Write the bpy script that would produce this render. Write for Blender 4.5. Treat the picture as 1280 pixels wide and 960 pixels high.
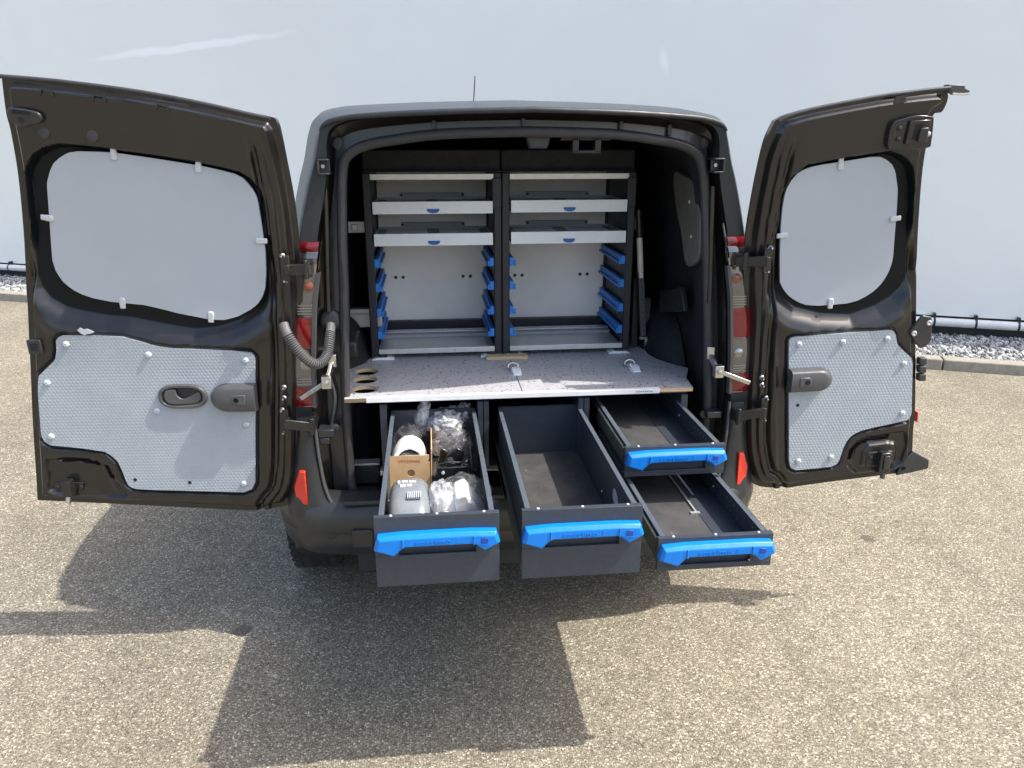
import bpy, bmesh, math, random
import numpy as np
from math import sin, cos, pi, radians, atan2, sqrt
from mathutils import Vector, Matrix

for o in list(bpy.data.objects): bpy.data.objects.remove(o)
scene = bpy.context.scene
COL = scene.collection

# ------------------------------------------------------------------ camera, world, sun, exposure
cam_d = bpy.data.cameras.new('camera'); cam = bpy.data.objects.new('camera', cam_d); COL.objects.link(cam)
cam_d.sensor_fit = 'HORIZONTAL'; cam_d.sensor_width = 36.0; cam_d.lens = 36.0*974/1280
cam_d.clip_start = 0.05; cam_d.clip_end = 600
cam.location = (-.30, -2.60, 1.87)
cam.rotation_euler = (radians(90-17.4), 0, radians(-6.1))
scene.camera = cam

SUN = Vector((.675, -.19, 1.0)).normalized()
w = bpy.data.worlds.new('World'); scene.world = w; w.use_nodes = True
wn = w.node_tree.nodes; wl = w.node_tree.links
sky = wn.new('ShaderNodeTexSky'); sky.sky_type = 'NISHITA'; sky.sun_disc = False
sky.sun_elevation = math.asin(SUN.z); sky.sun_rotation = atan2(SUN.x, SUN.y)
sky.altitude = 20; sky.air_density = 1.0; sky.dust_density = 3.5; sky.ozone_density = 1.0
wl.new(sky.outputs[0], wn['Background'].inputs[0]); wn['Background'].inputs[1].default_value = 0.15

sun_d = bpy.data.lights.new('sun', 'SUN'); sun_d.energy = 2.6; sun_d.angle = radians(.53); sun_d.color = (1, .955, .88)
sun = bpy.data.objects.new('sun', sun_d); COL.objects.link(sun)
sun.rotation_euler = (-SUN).to_track_quat('-Z', 'Y').to_euler(); sun.location = (3, -1, 8)

scene.view_settings.view_transform = 'Standard'; scene.view_settings.look = 'None'
scene.view_settings.exposure = 1.2; scene.view_settings.gamma = 1.0
scene.view_settings.use_curve_mapping = False
scene.cycles.max_bounces = 8; scene.cycles.transparent_max_bounces = 16
scene.cycles.use_denoising = True

# ------------------------------------------------------------------ materials
def mat(name, col, rough=.5, metal=0, spec=.5, coat=0, coat_rough=.05):
    m = bpy.data.materials.new(name); m.use_nodes = True
    b = m.node_tree.nodes['Principled BSDF']
    b.inputs['Base Color'].default_value = (*col, 1); b.inputs['Roughness'].default_value = rough
    b.inputs['Metallic'].default_value = metal; b.inputs['Specular IOR Level'].default_value = spec
    b.inputs['Coat Weight'].default_value = coat; b.inputs['Coat Roughness'].default_value = coat_rough
    return m
def nodes(m):
    nt = m.node_tree; return nt, nt.nodes, nt.links, nt.nodes['Principled BSDF']
def N(nt, kind, **kw):
    n = nt.nodes.new(kind)
    for k, v in kw.items(): setattr(n, k, v)
    return n
def ramp(nt, fac, stops):
    r = nt.nodes.new('ShaderNodeValToRGB'); nt.links.new(fac, r.inputs[0])
    e = r.color_ramp.elements
    while len(e) < len(stops): e.new(.5)
    for i, (p, c) in enumerate(stops): e[i].position = p; e[i].color = (*c, 1) if len(c) == 3 else c
    return r
def mixc(nt, fac, a, b, mode='MIX'):
    m = nt.nodes.new('ShaderNodeMix'); m.data_type = 'RGBA'; m.blend_type = mode
    if isinstance(fac, (int, float)): m.inputs[0].default_value = fac
    else: nt.links.new(fac, m.inputs[0])
    for s, v in ((m.inputs[6], a), (m.inputs[7], b)):
        if isinstance(v, tuple): s.default_value = (*v, 1)
        else: nt.links.new(v, s)
    return m.outputs[2]
def math_n(nt, op, a, b=0.0, clamp=False):
    m = nt.nodes.new('ShaderNodeMath'); m.operation = op; m.use_clamp = clamp
    for s, v in ((m.inputs[0], a), (m.inputs[1], b)):
        if isinstance(v, (int, float)): s.default_value = v
        else: nt.links.new(v, s)
    return m.outputs[0]
def coords(nt, scale=(1, 1, 1), loc=(0, 0, 0), rot=(0, 0, 0)):
    t = nt.nodes.new('ShaderNodeTexCoord'); mp = nt.nodes.new('ShaderNodeMapping')
    mp.inputs['Scale'].default_value = scale; mp.inputs['Location'].default_value = loc; mp.inputs['Rotation'].default_value = rot
    nt.links.new(t.outputs['Object'], mp.inputs[0]); return mp.outputs[0]
def noise(nt, vec, scale, detail=4, rough=.55):
    n = nt.nodes.new('ShaderNodeTexNoise'); n.inputs['Scale'].default_value = scale
    n.inputs['Detail'].default_value = detail; n.inputs['Roughness'].default_value = rough
    nt.links.new(vec, n.inputs['Vector']); return n.outputs[0]
def voro(nt, vec, scale, feature='F1', rnd=1.0):
    n = nt.nodes.new('ShaderNodeTexVoronoi'); n.feature = feature; n.inputs['Scale'].default_value = scale
    n.inputs['Randomness'].default_value = rnd; nt.links.new(vec, n.inputs['Vector']); return n
def bump(nt, height, strength, dist):
    b = nt.nodes.new('ShaderNodeBump'); b.inputs['Strength'].default_value = strength; b.inputs['Distance'].default_value = dist
    nt.links.new(height, b.inputs['Height']); return b.outputs[0]
def wear(m, scale=14, amt=.25, rough_amt=.12, dust=None, dust_amt=.0):
    """uneven tone, roughness and a little dust on an otherwise plain material"""
    nt, ns, ln, b = nodes(m); v = coords(nt)
    base = tuple(b.inputs['Base Color'].default_value[:3]); r0 = b.inputs['Roughness'].default_value
    n1 = noise(nt, v, scale, 6, .65)
    lo = tuple(c*(1-amt) for c in base); hi = tuple(min(1, c*(1+amt)) for c in base)
    c = ramp(nt, n1, [(.3, lo), (.7, hi)]).outputs[0]
    if dust:
        n2 = noise(nt, v, scale*.35, 8, .7)
        f = ramp(nt, n2, [(.45, (0, 0, 0)), (.8, (dust_amt,)*3)]).outputs[0]
        c = mixc(nt, f, c, dust)
    ln.new(c, b.inputs['Base Color'])
    n3 = noise(nt, v, scale*2.3, 5, .6)
    ln.new(ramp(nt, n3, [(.25, (max(0, r0-rough_amt),)*3), (.75, (min(1, r0+rough_amt),)*3)]).outputs[0], b.inputs['Roughness'])
    return m

M = {}
M['paint_in'] = wear(mat('black_door_paint', (.0095, .0086, .0074),   .34, 0, .4, .60, .05), 9, .12, .05, (.10, .09, .07), .04)
M['paint_out'] = wear(mat('dark_grey_metallic_paint', (.022, .028, .033), .38, .1, .4, .22, .06), 300, .10, .04)
M['black_frit'] = wear(mat('black_window_border', (.012, .014, .017), .38), 20, .2, .1)
M['rubber'] = wear(mat('black_rubber', (.032, .032, .033), .55), 30, .25, .1, (.15, .14, .12), .15)
M['seal'] = wear(mat('grey_black_seal_rubber', (.035, .035, .036), .45), 25, .2, .1, (.18, .17, .15), .15)
M['plastic'] = wear(mat('black_plastic', (.025, .026, .028), .45), 30, .2, .1, (.15, .14, .12), .10)
M['bumper'] = wear(mat('dark_grey_bumper_plastic', (.017, .019, .021), .42, 0, .5, .25, .2), 18, .15, .1, (.15, .14, .12), .12)
M['grey_plastic'] = wear(mat('grey_handle_plastic', (.075, .074, .075), .42), 40, .1, .08)
M['lining'] = wear(mat('black_interior_lining', (.009, .011, .014), .7), 10, .3, .1)
M['steel'] = wear(mat('brushed_steel', (.55, .55, .54), .32, 1), 40, .12, .1)
M['dark_steel'] = wear(mat('painted_hinge_steel', (.022, .022, .021), .35, .3, .5, .3), 30, .2, .1)
M['alu'] = wear(mat('anodised_aluminium', (.62, .62, .60), .38, .6), 25, .08, .08)
M['alu_white'] = wear(mat('white_aluminium_edge', (.78, .78, .76), .4), 25, .06, .08)
M['tray'] = wear(mat('pale_grey_sheet_metal', (.82, .85, .86), .42), 12, .05, .08)
M['tray_in'] = wear(mat('grey_tray_lining', (.30, .31, .33), .5), 12, .1, .08)
M['back'] = wear(mat('white_rack_panel', (.93, .90, .84), .42), 6, .05, .1, (.45, .42, .38), .12)
M['rack_black'] = wear(mat('black_rack_profile', (.014, .016, .022), .45), 12, .2, .1)
M['blue'] = wear(mat('bright_blue_plastic', (.001, .185, .63), .36), 20, .06, .08)
M['blue_dark'] = wear(mat('dark_blue_plastic', (.01, .06, .32), .4), 20, .06, .08)
M['blue_rail'] = wear(mat('blue_rail_plastic', (.02, .20, .62), .45), 20, .1, .08)
M['drawer'] = wear(mat('slate_grey_powder_coat', (.036, .045, .058), .45), 120, .07, .06, (.22, .21, .2), .08)
M['drawer_edge'] = wear(mat('sunlit_drawer_edge', (.085, .100, .120), .32), 60, .15, .08)  # sunlit sheen of the wall lips put into a lighter base colour
M['channel'] = wear(mat('dark_grey_frame_paint', (.024, .026, .028), .36, 0, .5, .4, .1), 20, .12, .08)
M['mat'] = wear(mat('rubber_drawer_mat', (.042, .042, .042), .75), 16, .22, .08, (.13, .127, .12), .6)
M['slide'] = wear(mat('zinc_drawer_slide', (.20, .22, .19), .35, .8), 30, .2, .12)
M['clip'] = wear(mat('white_plastic_clip', (.52, .54, .56), .4), 30, .06, .1)
M['white'] = wear(mat('white_plastic', (.80, .80, .79), .4), 20, .05, .1)
M['dark_hole'] = mat('dark_hole', (.008, .008, .009), .8)
M['red'] = mat('red_lens', (.17, .005, .007), .15, 0, .5, .6)
M['red_refl'] = mat('red_reflector', (.72, .035, .015), .25, 0, .5, .5)
M['amber'] = mat('amber_bulb_lens', (.20, .06, .03), .2, 0, .5, .5)
M['clear'] = mat('clear_lens_over_chrome', (.15, .15, .15), .16, .75, .5, .8)
M['chrome'] = mat('chrome', (.32, .32, .32), .12, 1)
M['conduit'] = wear(mat('grey_corrugated_plastic', (.11, .11, .108), .45), 30, .15, .1)
M['card'] = wear(mat('brown_cardboard', (.62, .41, .21), .8), 25, .10, .05)
M['red_ink'] = mat('red_ink', (.48, .12, .05), .8)
M['black_ink'] = mat('black_ink', (.03, .03, .035), .6)
M['pouch'] = wear(mat('grey_plastic_pouch', (.19, .21, .225), .28), 18, .1, .1)
M['tyre'] = wear(mat('tyre_rubber', (.022, .022, .022), .75), 30, .3, .1, (.16, .14, .12), .25)
M['rim'] = wear(mat('silver_wheel_rim', (.5, .5, .5), .35, .8), 20, .1, .1)
M['glass'] = mat('tinted_windscreen', (.02, .025, .028), .05, 0, .5)
M['concrete'] = wear(mat('concrete_kerb', (.31, .285, .235), .85), 22, .22, .05, (.2, .18, .15), .35)
M['beige'] = wear(mat('bare_body_primer', (.13, .125, .105), .35, 0, .5, .3), 12, .15, .1)
M['plinth'] = wear(mat('dark_plinth', (.05, .05, .05), .8), 12, .2, .1)
M['pipe'] = wear(mat('white_rail_paint', (.78, .77, .74), .28), 5, .05, .08, (.4, .39, .36), .2)
M['glossy_black'] = wear(mat('gloss_black_plastic', (.018, .018, .019), .22, 0, .5, .3), 30, .2, .1)

def noise_plate(m, scale=55):
    return m
# window blank: pale plastic sheet
M['blank'] = wear(mat('pale_grey_window_sheet', (.40, .435, .47), .5), 3, .03, .06)
# the window's black border is printed on the same pressing: mixed in by distance to the window outline
nt, ns, ln, b = nodes(M['paint_in'])
at = N(nt, 'ShaderNodeAttribute', attribute_name='border'); src = b.inputs['Base Color'].links[0].from_socket
bf = ramp(nt, at.outputs['Fac'], [(.48, (0, 0, 0)), (.52, (1, 1, 1))]).outputs[0]
ln.new(mixc(nt, bf, src, (.006, .008, .010)), b.inputs['Base Color'])
ln.new(math_n(nt, 'MULTIPLY', math_n(nt, 'SUBTRACT', 1.0, bf), .60), b.inputs['Coat Weight'])
ln.new(math_n(nt, 'SUBTRACT', .40, math_n(nt, 'MULTIPLY', bf, .22)), b.inputs['Specular IOR Level'])
nt, ns, ln, b = nodes(M['blank']); v = coords(nt)
ln.new(bump(nt, noise(nt, v, 3.0, 2, .5), .25, .02), b.inputs['Normal'])
nt, ns, ln, b = nodes(M['mat']); src = b.inputs['Base Color'].links[0].from_socket
mv = coords(nt, (34, 9, 30), rot=(0, 0, .6)); sc1 = ramp(nt, noise(nt, mv, 1.0, 6, .75), [(.60, (0, 0, 0)), (.72, (.75,)*3)]).outputs[0]
pt = ramp(nt, noise(nt, coords(nt), 7, 3, .5), [(.48, (0, 0, 0)), (.62, (1, 1, 1))]).outputs[0]
ln.new(mixc(nt, math_n(nt, 'MULTIPLY', sc1, pt), src, (.34, .33, .31)), b.inputs['Base Color'])
# hexagon-dimpled board
m = mat('hexagon_textured_board', (.50, .55, .59), .42); M['hex'] = m
nt, ns, ln, b = nodes(m); v = coords(nt); K = 2*pi/.0105
acc = None
for a in (0, 60, 120):
    d = N(nt, 'ShaderNodeVectorMath', operation='DOT_PRODUCT'); ln.new(v, d.inputs[0])
    d.inputs[1].default_value = (K*cos(radians(a+30)), 0, K*sin(radians(a+30)))
    c = math_n(nt, 'COSINE', d.outputs['Value']); acc = c if acc is None else math_n(nt, 'ADD', acc, c)
hx = ramp(nt, math_n(nt, 'ADD', math_n(nt, 'MULTIPLY', acc, .222), .333), [(.25, (0, 0, 0)), (.62, (1, 1, 1))]).outputs[0]
ln.new(bump(nt, hx, .55, .0016), b.inputs['Normal'])
nn = noise(nt, v, 9, 6, .65)
ln.new(ramp(nt, nn, [(.3, (.325, .36, .39)), (.7, (.375, .41, .44))]).outputs[0], b.inputs['Base Color'])

# speckled laminate of the load floor
m = mat('speckled_grey_laminate', (.30, .30, .35), .38); M['laminate'] = m
nt, ns, ln, b = nodes(m); v = coords(nt)
n0 = noise(nt, v, 60, 3); base = ramp(nt, n0, [(.3, (.40, .395, .415)), (.7, (.47, .465, .48))]).outputs[0]
dv = N(nt, 'ShaderNodeVectorMath', operation='ADD'); ln.new(v, dv.inputs[0])
nv = N(nt, 'ShaderNodeTexNoise'); nv.inputs['Scale'].default_value = 30; ln.new(v, nv.inputs['Vector'])
sc_ = N(nt, 'ShaderNodeVectorMath', operation='SCALE'); ln.new(nv.outputs['Color'], sc_.inputs[0]); sc_.inputs['Scale'].default_value = .03
ln.new(sc_.outputs[0], dv.inputs[1])
for s_, thr, colr in ((60, .20, (.045, .045, .055)), (95, .20, (.11, .11, .13)), (42, .145, (.03, .03, .04)), (74, .175, (.07, .07, .08))):
    mp = N(nt, 'ShaderNodeMapping'); mp.inputs['Scale'].default_value = (1, .55, 1); mp.inputs['Rotation'].default_value = (0, 0, s_*.7); ln.new(dv.outputs[0], mp.inputs[0])
    vo = voro(nt, mp.outputs[0], s_)
    f = math_n(nt, 'LESS_THAN', vo.outputs['Distance'], thr)
    sep = N(nt, 'ShaderNodeSeparateColor'); ln.new(vo.outputs['Color'], sep.inputs[0])
    f = math_n(nt, 'MULTIPLY', f, math_n(nt, 'GREATER_THAN', sep.outputs[0], .45))
    base = mixc(nt, f, base, colr)
ln.new(base, b.inputs['Base Color'])

# raw plywood edge
m = mat('pale_plywood', (.52, .40, .24), .7); M['wood'] = m
nt, ns, ln, b = nodes(m); v = coords(nt, (6, 6, 240))
ln.new(ramp(nt, noise(nt, v, 1.5, 4), [(.3, (.40, .29, .16)), (.7, (.60, .47, .29))]).outputs[0], b.inputs['Base Color'])

# exposed-aggregate asphalt
m = mat('exposed_aggregate_asphalt', (.3, .28, .24), .9, 0, .3); M['ground'] = m
nt, ns, ln, b = nodes(m); v = coords(nt)
dist = N(nt, 'ShaderNodeTexNoise'); dist.inputs['Scale'].default_value = 90; dist.inputs['Detail'].default_value = 2; ln.new(v, dist.inputs['Vector'])
sc_ = N(nt, 'ShaderNodeVectorMath', operation='SCALE'); ln.new(dist.outputs['Color'], sc_.inputs[0]); sc_.inputs['Scale'].default_value = .006
dv = N(nt, 'ShaderNodeVectorMath', operation='ADD'); ln.new(v, dv.inputs[0]); ln.new(sc_.outputs[0], dv.inputs[1]); vv = dv.outputs[0]
V1 = voro(nt, vv, 138); V2 = voro(nt, vv, 265)
s1 = N(nt, 'ShaderNodeSeparateColor'); ln.new(V1.outputs['Color'], s1.inputs[0])
s2 = N(nt, 'ShaderNodeSeparateColor'); ln.new(V2.outputs['Color'], s2.inputs[0])
c1 = ramp(nt, s1.outputs[0], [(0, (.105, .092, .069)), (.25, (.195, .173, .131)), (.5, (.295, .264, .202)), (.78, (.42, .382, .300)), (.92, (.57, .53, .425)), (1, (.78, .745, .63))]).outputs[0]
c2 = ramp(nt, s2.outputs[1], [(0, (.17, .150, .115)), (.5, (.30, .269, .208)), (1, (.46, .42, .335))]).outputs[0]
gap1 = ramp(nt, V1.outputs['Distance'], [(.34, (0, 0, 0)), (.60, (1, 1, 1))]).outputs[0]
gap2 = ramp(nt, V2.outputs['Distance'], [(.40, (0, 0, 0)), (.75, (1, 1, 1))]).outputs[0]
mortar = mixc(nt, gap2, c2, (.105, .092, .071))
col = mixc(nt, gap1, c1, mortar)
big = noise(nt, v, 1.1, 6, .6); mid = noise(nt, v, 11, 5, .65)
col = mixc(nt, 1.0, col, ramp(nt, big, [(.3, (.75, .738, .70)), (.7, (.955, .95, .915))]).outputs[0], 'MULTIPLY')
col = mixc(nt, 1.0, col, ramp(nt, mid, [(.3, (.86, .86, .86)), (.7, (1.12, 1.11, 1.10))]).outputs[0], 'MULTIPLY')
st = noise(nt, v, 2.3, 7, .7)
col = mixc(nt, ramp(nt, st, [(.64, (0, 0, 0)), (.74, (.35,)*3)]).outputs[0], col, (.10, .09, .075))
sp_ = voro(nt, v, 1.7); spn = noise(nt, v, 30, 4, .7)
spf = math_n(nt, 'LESS_THAN', math_n(nt, 'ADD', sp_.outputs['Distance'], math_n(nt, 'MULTIPLY', spn, .10)), .115)
col = mixc(nt, math_n(nt, 'MULTIPLY', spf, .65), col, (.06, .054, .042))
tr_ = N(nt, 'ShaderNodeMapping'); tr_.inputs['Rotation'].default_value = (0, 0, .35); tr_.inputs['Scale'].default_value = (1.6, .12, 1); ln.new(v, tr_.inputs[0])
col = mixc(nt, 1.0, col, ramp(nt, noise(nt, tr_.outputs[0], 1.3, 5, .6), [(.35, (.90, .90, .90)), (.65, (1.05, 1.05, 1.05))]).outputs[0], 'MULTIPLY')
ln.new(col, b.inputs['Base Color'])
hgt = math_n(nt, 'SUBTRACT', 1.0, math_n(nt, 'MULTIPLY', V1.outputs['Distance'], 1.1))
ln.new(bump(nt, hgt, .6, .003), b.inputs['Normal'])

# gravel stones: tone varies stone by stone
m = mat('pale_limestone_gravel', (.5, .5, .48), .85); M['gravel'] = m
nt, ns, ln, b = nodes(m); v = coords(nt)
vo = voro(nt, v, 26); sp = N(nt, 'ShaderNodeSeparateColor'); ln.new(vo.outputs['Color'], sp.inputs[0])
ln.new(ramp(nt, sp.outputs[0], [(0, (.13, .13, .125)), (.5, (.33, .33, .315)), (1, (.60, .59, .56))]).outputs[0], b.inputs['Base Color'])

# smooth coated facade with pale streaks of reflected light painted into its colour
m = mat('smooth_white_facade', (.80, .84, .87), .35); M['facade'] = m
nt, ns, ln, b = nodes(m); v = coords(nt)
n1 = noise(nt, v, .25, 3, .5)
fc = ramp(nt, n1, [(.3, (.835, .853, .815)), (.7, (.86, .876, .838))]).outputs[0]
n2 = noise(nt, v, 1.6, 6, .6)
fc = mixc(nt, 1.0, fc, ramp(nt, n2, [(.3, (.985, .985, .985)), (.7, (1.01, 1.01, 1.01))]).outputs[0], 'MULTIPLY')
def light_streak(fc, sx, sz, ang, ln_, wd, amt):
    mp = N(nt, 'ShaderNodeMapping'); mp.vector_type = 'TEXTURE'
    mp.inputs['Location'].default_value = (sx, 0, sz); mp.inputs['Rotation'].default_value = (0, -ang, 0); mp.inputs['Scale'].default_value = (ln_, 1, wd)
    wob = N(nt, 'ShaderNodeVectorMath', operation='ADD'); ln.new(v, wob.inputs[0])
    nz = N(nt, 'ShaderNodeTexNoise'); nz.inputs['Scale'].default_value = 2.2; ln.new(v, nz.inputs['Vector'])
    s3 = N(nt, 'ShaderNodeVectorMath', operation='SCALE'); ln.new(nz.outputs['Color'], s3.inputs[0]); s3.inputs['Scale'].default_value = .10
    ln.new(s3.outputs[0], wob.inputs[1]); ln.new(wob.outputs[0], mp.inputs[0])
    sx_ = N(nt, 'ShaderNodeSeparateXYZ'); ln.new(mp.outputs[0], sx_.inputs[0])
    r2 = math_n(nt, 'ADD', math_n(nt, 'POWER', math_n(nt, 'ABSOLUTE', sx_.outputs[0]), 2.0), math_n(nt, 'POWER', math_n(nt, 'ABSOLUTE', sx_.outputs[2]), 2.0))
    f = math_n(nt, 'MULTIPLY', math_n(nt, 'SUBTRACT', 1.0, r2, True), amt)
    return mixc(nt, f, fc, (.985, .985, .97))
fc = light_streak(fc, 3.40, 2.82, .078, 1.45, .055, 1.3)
fc = light_streak(fc, 8.68, 2.54, 1.75, .16, .045, .7)
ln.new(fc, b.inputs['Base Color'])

# ------------------------------------------------------------------ geometry helpers
def tag(o, label=None, cat=None, group=None, kind=None):
    if label: o['label'] = label
    if cat: o['category'] = cat
    if group: o['group'] = group
    if kind: o['kind'] = kind
    return o
def thing(name, loc, label, cat, group=None, kind=None):
    o = bpy.data.objects.new(name, None); COL.objects.link(o); o.location = loc; o.empty_display_size = .1
    return tag(o, label, cat, group, kind)
def link(name, me, parent=None, loc=None, rot=None):
    o = bpy.data.objects.new(name, me); COL.objects.link(o)
    if parent: o.parent = parent
    if loc is not None: o.location = loc
    if rot is not None: o.rotation_euler = rot
    return o
def copy_tree(o, parent=None):
    kids = list(o.children); c = o.copy(); COL.objects.link(c); c.parent = parent
    for k in kids: copy_tree(k, c)
    return c
def finish(me, smooth=None):
    if smooth is not None:
        me.shade_smooth(); me.set_sharp_from_angle(angle=radians(smooth))
    me.update(); return me
class MB:
    def __init__(s): s.v = []; s.f = []; s.m = []; s.mats = []; s.cur = 0
    def use(s, m):
        if m not in s.mats: s.mats.append(m)
        s.cur = s.mats.index(m); return s
    def face(s, idx): s.f.append(tuple(idx)); s.m.append(s.cur)
    def pts(s, P):
        n = len(s.v); s.v += [tuple(map(float, p)) for p in P]; return list(range(n, n+len(P)))
    def box(s, x0, x1, y0, y1, z0, z1):
        i = s.pts([(x0,y0,z0),(x1,y0,z0),(x1,y1,z0),(x0,y1,z0),(x0,y0,z1),(x1,y0,z1),(x1,y1,z1),(x0,y1,z1)])
        for q in ((0,3,2,1),(4,5,6,7),(0,1,5,4),(1,2,6,5),(2,3,7,6),(3,0,4,7)): s.face([i[k] for k in q])
        return s
    def obox(s, c, X, Y, Z):
        c, X, Y, Z = map(Vector, (c, X, Y, Z))
        i = s.pts([c+a*X+b*Y+d*Z for d in (-1, 1) for a, b in ((-1,-1),(1,-1),(1,1),(-1,1))])
        for q in ((0,3,2,1),(4,5,6,7),(0,1,5,4),(1,2,6,5),(2,3,7,6),(3,0,4,7)): s.face([i[k] for k in q])
        return s
    def bar(s, a, b, w_, h_, up=(0, 0, 1)):
        a, b = Vector(a), Vector(b); d = (b-a); L = d.length; d.normalize()
        sd = d.cross(Vector(up))
        if sd.length < 1e-4: sd = d.cross(Vector((1, 0, 0)))
        sd.normalize(); u = sd.cross(d)
        return s.obox((a+b)/2, d*L/2, sd*w_/2, u*h_/2)
    def prism(s, poly, fn, a, b):
        """poly of (p,q); fn(p,q,depth)->xyz"""
        A = s.pts([fn(p, q, a) for p, q in poly]); B = s.pts([fn(p, q, b) for p, q in poly]); n = len(poly)
        s.face(A[::-1]); s.face(B)
        for k in range(n): s.face((A[k], A[(k+1) % n], B[(k+1) % n], B[k]))
        return s
    def loft(s, loops, closed=True, caps=False):
        ids = [s.pts(l) for l in loops]; n = len(loops[0])
        for a, b in zip(ids, ids[1:]):
            for k in range(n if closed else n-1):
                s.face((a[k], a[(k+1) % n], b[(k+1) % n], b[k]))
        if caps: s.face(ids[0][::-1]); s.face(ids[-1])
        return s
    def tube(s, path, r, seg=10, caps=True, closed=False):
        P = [Vector(p) for p in path]; n = len(P); loops = []; ref = None
        for k in range(n):
            t = (P[(k+1) % n]-P[k-1]) if closed else (P[min(k+1, n-1)]-P[max(k-1, 0)])
            t.normalize()
            if ref is None:
                ref = Vector((0, 0, 1)) if abs(t.z) < .9 else Vector((1, 0, 0))
            ref = (ref - t*ref.dot(t)).normalized(); b = t.cross(ref)
            rr = r[k] if isinstance(r, (list, tuple)) else r
            loops.append([P[k] + (ref*cos(2*pi*j/seg) + b*sin(2*pi*j/seg))*rr for j in range(seg)])
        if closed: loops.append(loops[0])
        return s.loft(loops, True, caps and not closed)
    def cyl(s, a, b, r, seg=16, r2=None): return s.tube([a, b], [r, r if r2 is None else r2], seg)
    def rev(s, prof, c, ax, seg=20):
        """prof (r,h) along axis ax from c"""
        c, ax = Vector(c), Vector(ax).normalized(); u = ax.orthogonal().normalized(); w_ = ax.cross(u)
        loops = [[c+ax*h+(u*cos(2*pi*j/seg)+w_*sin(2*pi*j/seg))*max(r, 1e-5) for j in range(seg)] for r, h in prof]
        return s.loft(loops, True, True)
    def mesh(s, name, mats=None, smooth=35):
        me = bpy.data.meshes.new(name); me.from_pydata(s.v, [], s.f)
        ml = s.mats if s.mats else ([mats] if mats else [])
        for k in ml: me.materials.append(k)
        if len(ml) > 1: me.polygons.foreach_set('material_index', s.m)
        me.update()
        bm = bmesh.new(); bm.from_mesh(me); bmesh.ops.recalc_face_normals(bm, faces=bm.faces); bm.to_mesh(me); bm.free()
        return finish(me, smooth)
    def build(s, name, mats=None, parent=None, smooth=35, bevel=0, loc=None, rot=None, seg=2):
        o = link(name, s.mesh(name, mats, smooth), parent, loc, rot)
        if bevel:
            b = o.modifiers.new('bevel', 'BEVEL'); b.width = bevel; b.segments = seg; b.limit_method = 'ANGLE'; b.angle_limit = radians(40)
            b.harden_normals = False
        return o
def cr(P, sub=6, closed=False):
    """Catmull-Rom through P"""
    P = [tuple(p) for p in P]; n = len(P); out = []
    rng = range(n if closed else n-1)
    for i in rng:
        p0 = P[i-1] if (closed or i > 0) else P[0]; p1 = P[i]; p2 = P[(i+1) % n]
        p3 = P[(i+2) % n] if (closed or i+2 < n) else P[-1]
        for k in range(sub):
            t = k/sub
            out.append(tuple(.5*((2*b)+(-a+c)*t+(2*a-5*b+4*c-d)*t*t+(-a+3*b-3*c+d)*t**3) for a, b, c, d in zip(p0, p1, p2, p3)))
    if not closed: out.append(P[-1])
    return out
def resample(P, n):
    P = np.array(P, float); d = np.r_[0, np.cumsum(np.linalg.norm(np.diff(P, axis=0), axis=1))]
    t = np.linspace(0, d[-1], n); return np.stack([np.interp(t, d, P[:, k]) for k in range(P.shape[1])], 1)
def sdf(poly, Q):
    """signed distance (negative inside) of points Q to a closed polygon"""
    poly = np.array(poly, float); A = poly; B = np.roll(poly, -1, 0); best = np.full(len(Q), 1e9); inside = np.zeros(len(Q), bool)
    for a, b in zip(A, B):
        ab = b-a; t = np.clip(((Q-a)@ab)/max(ab@ab, 1e-12), 0, 1); best = np.minimum(best, np.linalg.norm(Q-a-t[:, None]*ab, axis=1))
        c = ((a[1] > Q[:, 1]) != (b[1] > Q[:, 1]))
        with np.errstate(divide='ignore', invalid='ignore'):
            xi = (b[0]-a[0])*(Q[:, 1]-a[1])/(b[1]-a[1])+a[0]
        inside ^= c & (Q[:, 0] < xi)
    return np.where(inside, -best, best)
def dist_line(line, Q):
    line = np.array(line, float); best = np.full(len(Q), 1e9)
    for a, b in zip(line, line[1:]):
        ab = b-a; t = np.clip(((Q-a)@ab)/max(ab@ab, 1e-12), 0, 1); best = np.minimum(best, np.linalg.norm(Q-a-t[:, None]*ab, axis=1))
    return best
def sstep(x, a, b):
    t = np.clip((x-a)/(b-a), 0, 1); return t*t*(3-2*t)
def text_obj(name, body, size, mat_, parent, loc, rot, depth=.0006, spacing=1.0, xs=1.0):
    c = bpy.data.curves.new(name, 'FONT'); c.body = body; c.size = size; c.extrude = depth; c.align_x = 'CENTER'; c.align_y = 'CENTER'
    c.space_character = spacing; c.resolution_u = 2
    t = bpy.data.objects.new(name, c); COL.objects.link(t)
    me = bpy.data.meshes.new_from_object(t.evaluated_get(bpy.context.evaluated_depsgraph_get()))
    bpy.data.objects.remove(t); me.materials.clear(); me.materials.append(mat_)
    o = link(name, me, parent, loc, rot); o.scale = (xs, 1, 1); return o
def curve_plate(loops, half):
    """flat plate with holes from 2-D loops, as a mesh; z from -half to +half"""
    c = bpy.data.curves.new('plate', 'CURVE'); c.dimensions = '2D'; c.fill_mode = 'BOTH'; c.extrude = half
    for l in loops:
        sp = c.splines.new('POLY'); sp.points.add(len(l)-1); sp.use_cyclic_u = True
        for p, q in zip(sp.points, l): p.co = (q[0], q[1], 0, 1)
    t = bpy.data.objects.new('plate', c); COL.objects.link(t)
    me = bpy.data.meshes.new_from_object(t.evaluated_get(bpy.context.evaluated_depsgraph_get()))
    bpy.data.objects.remove(t); return me

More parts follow.
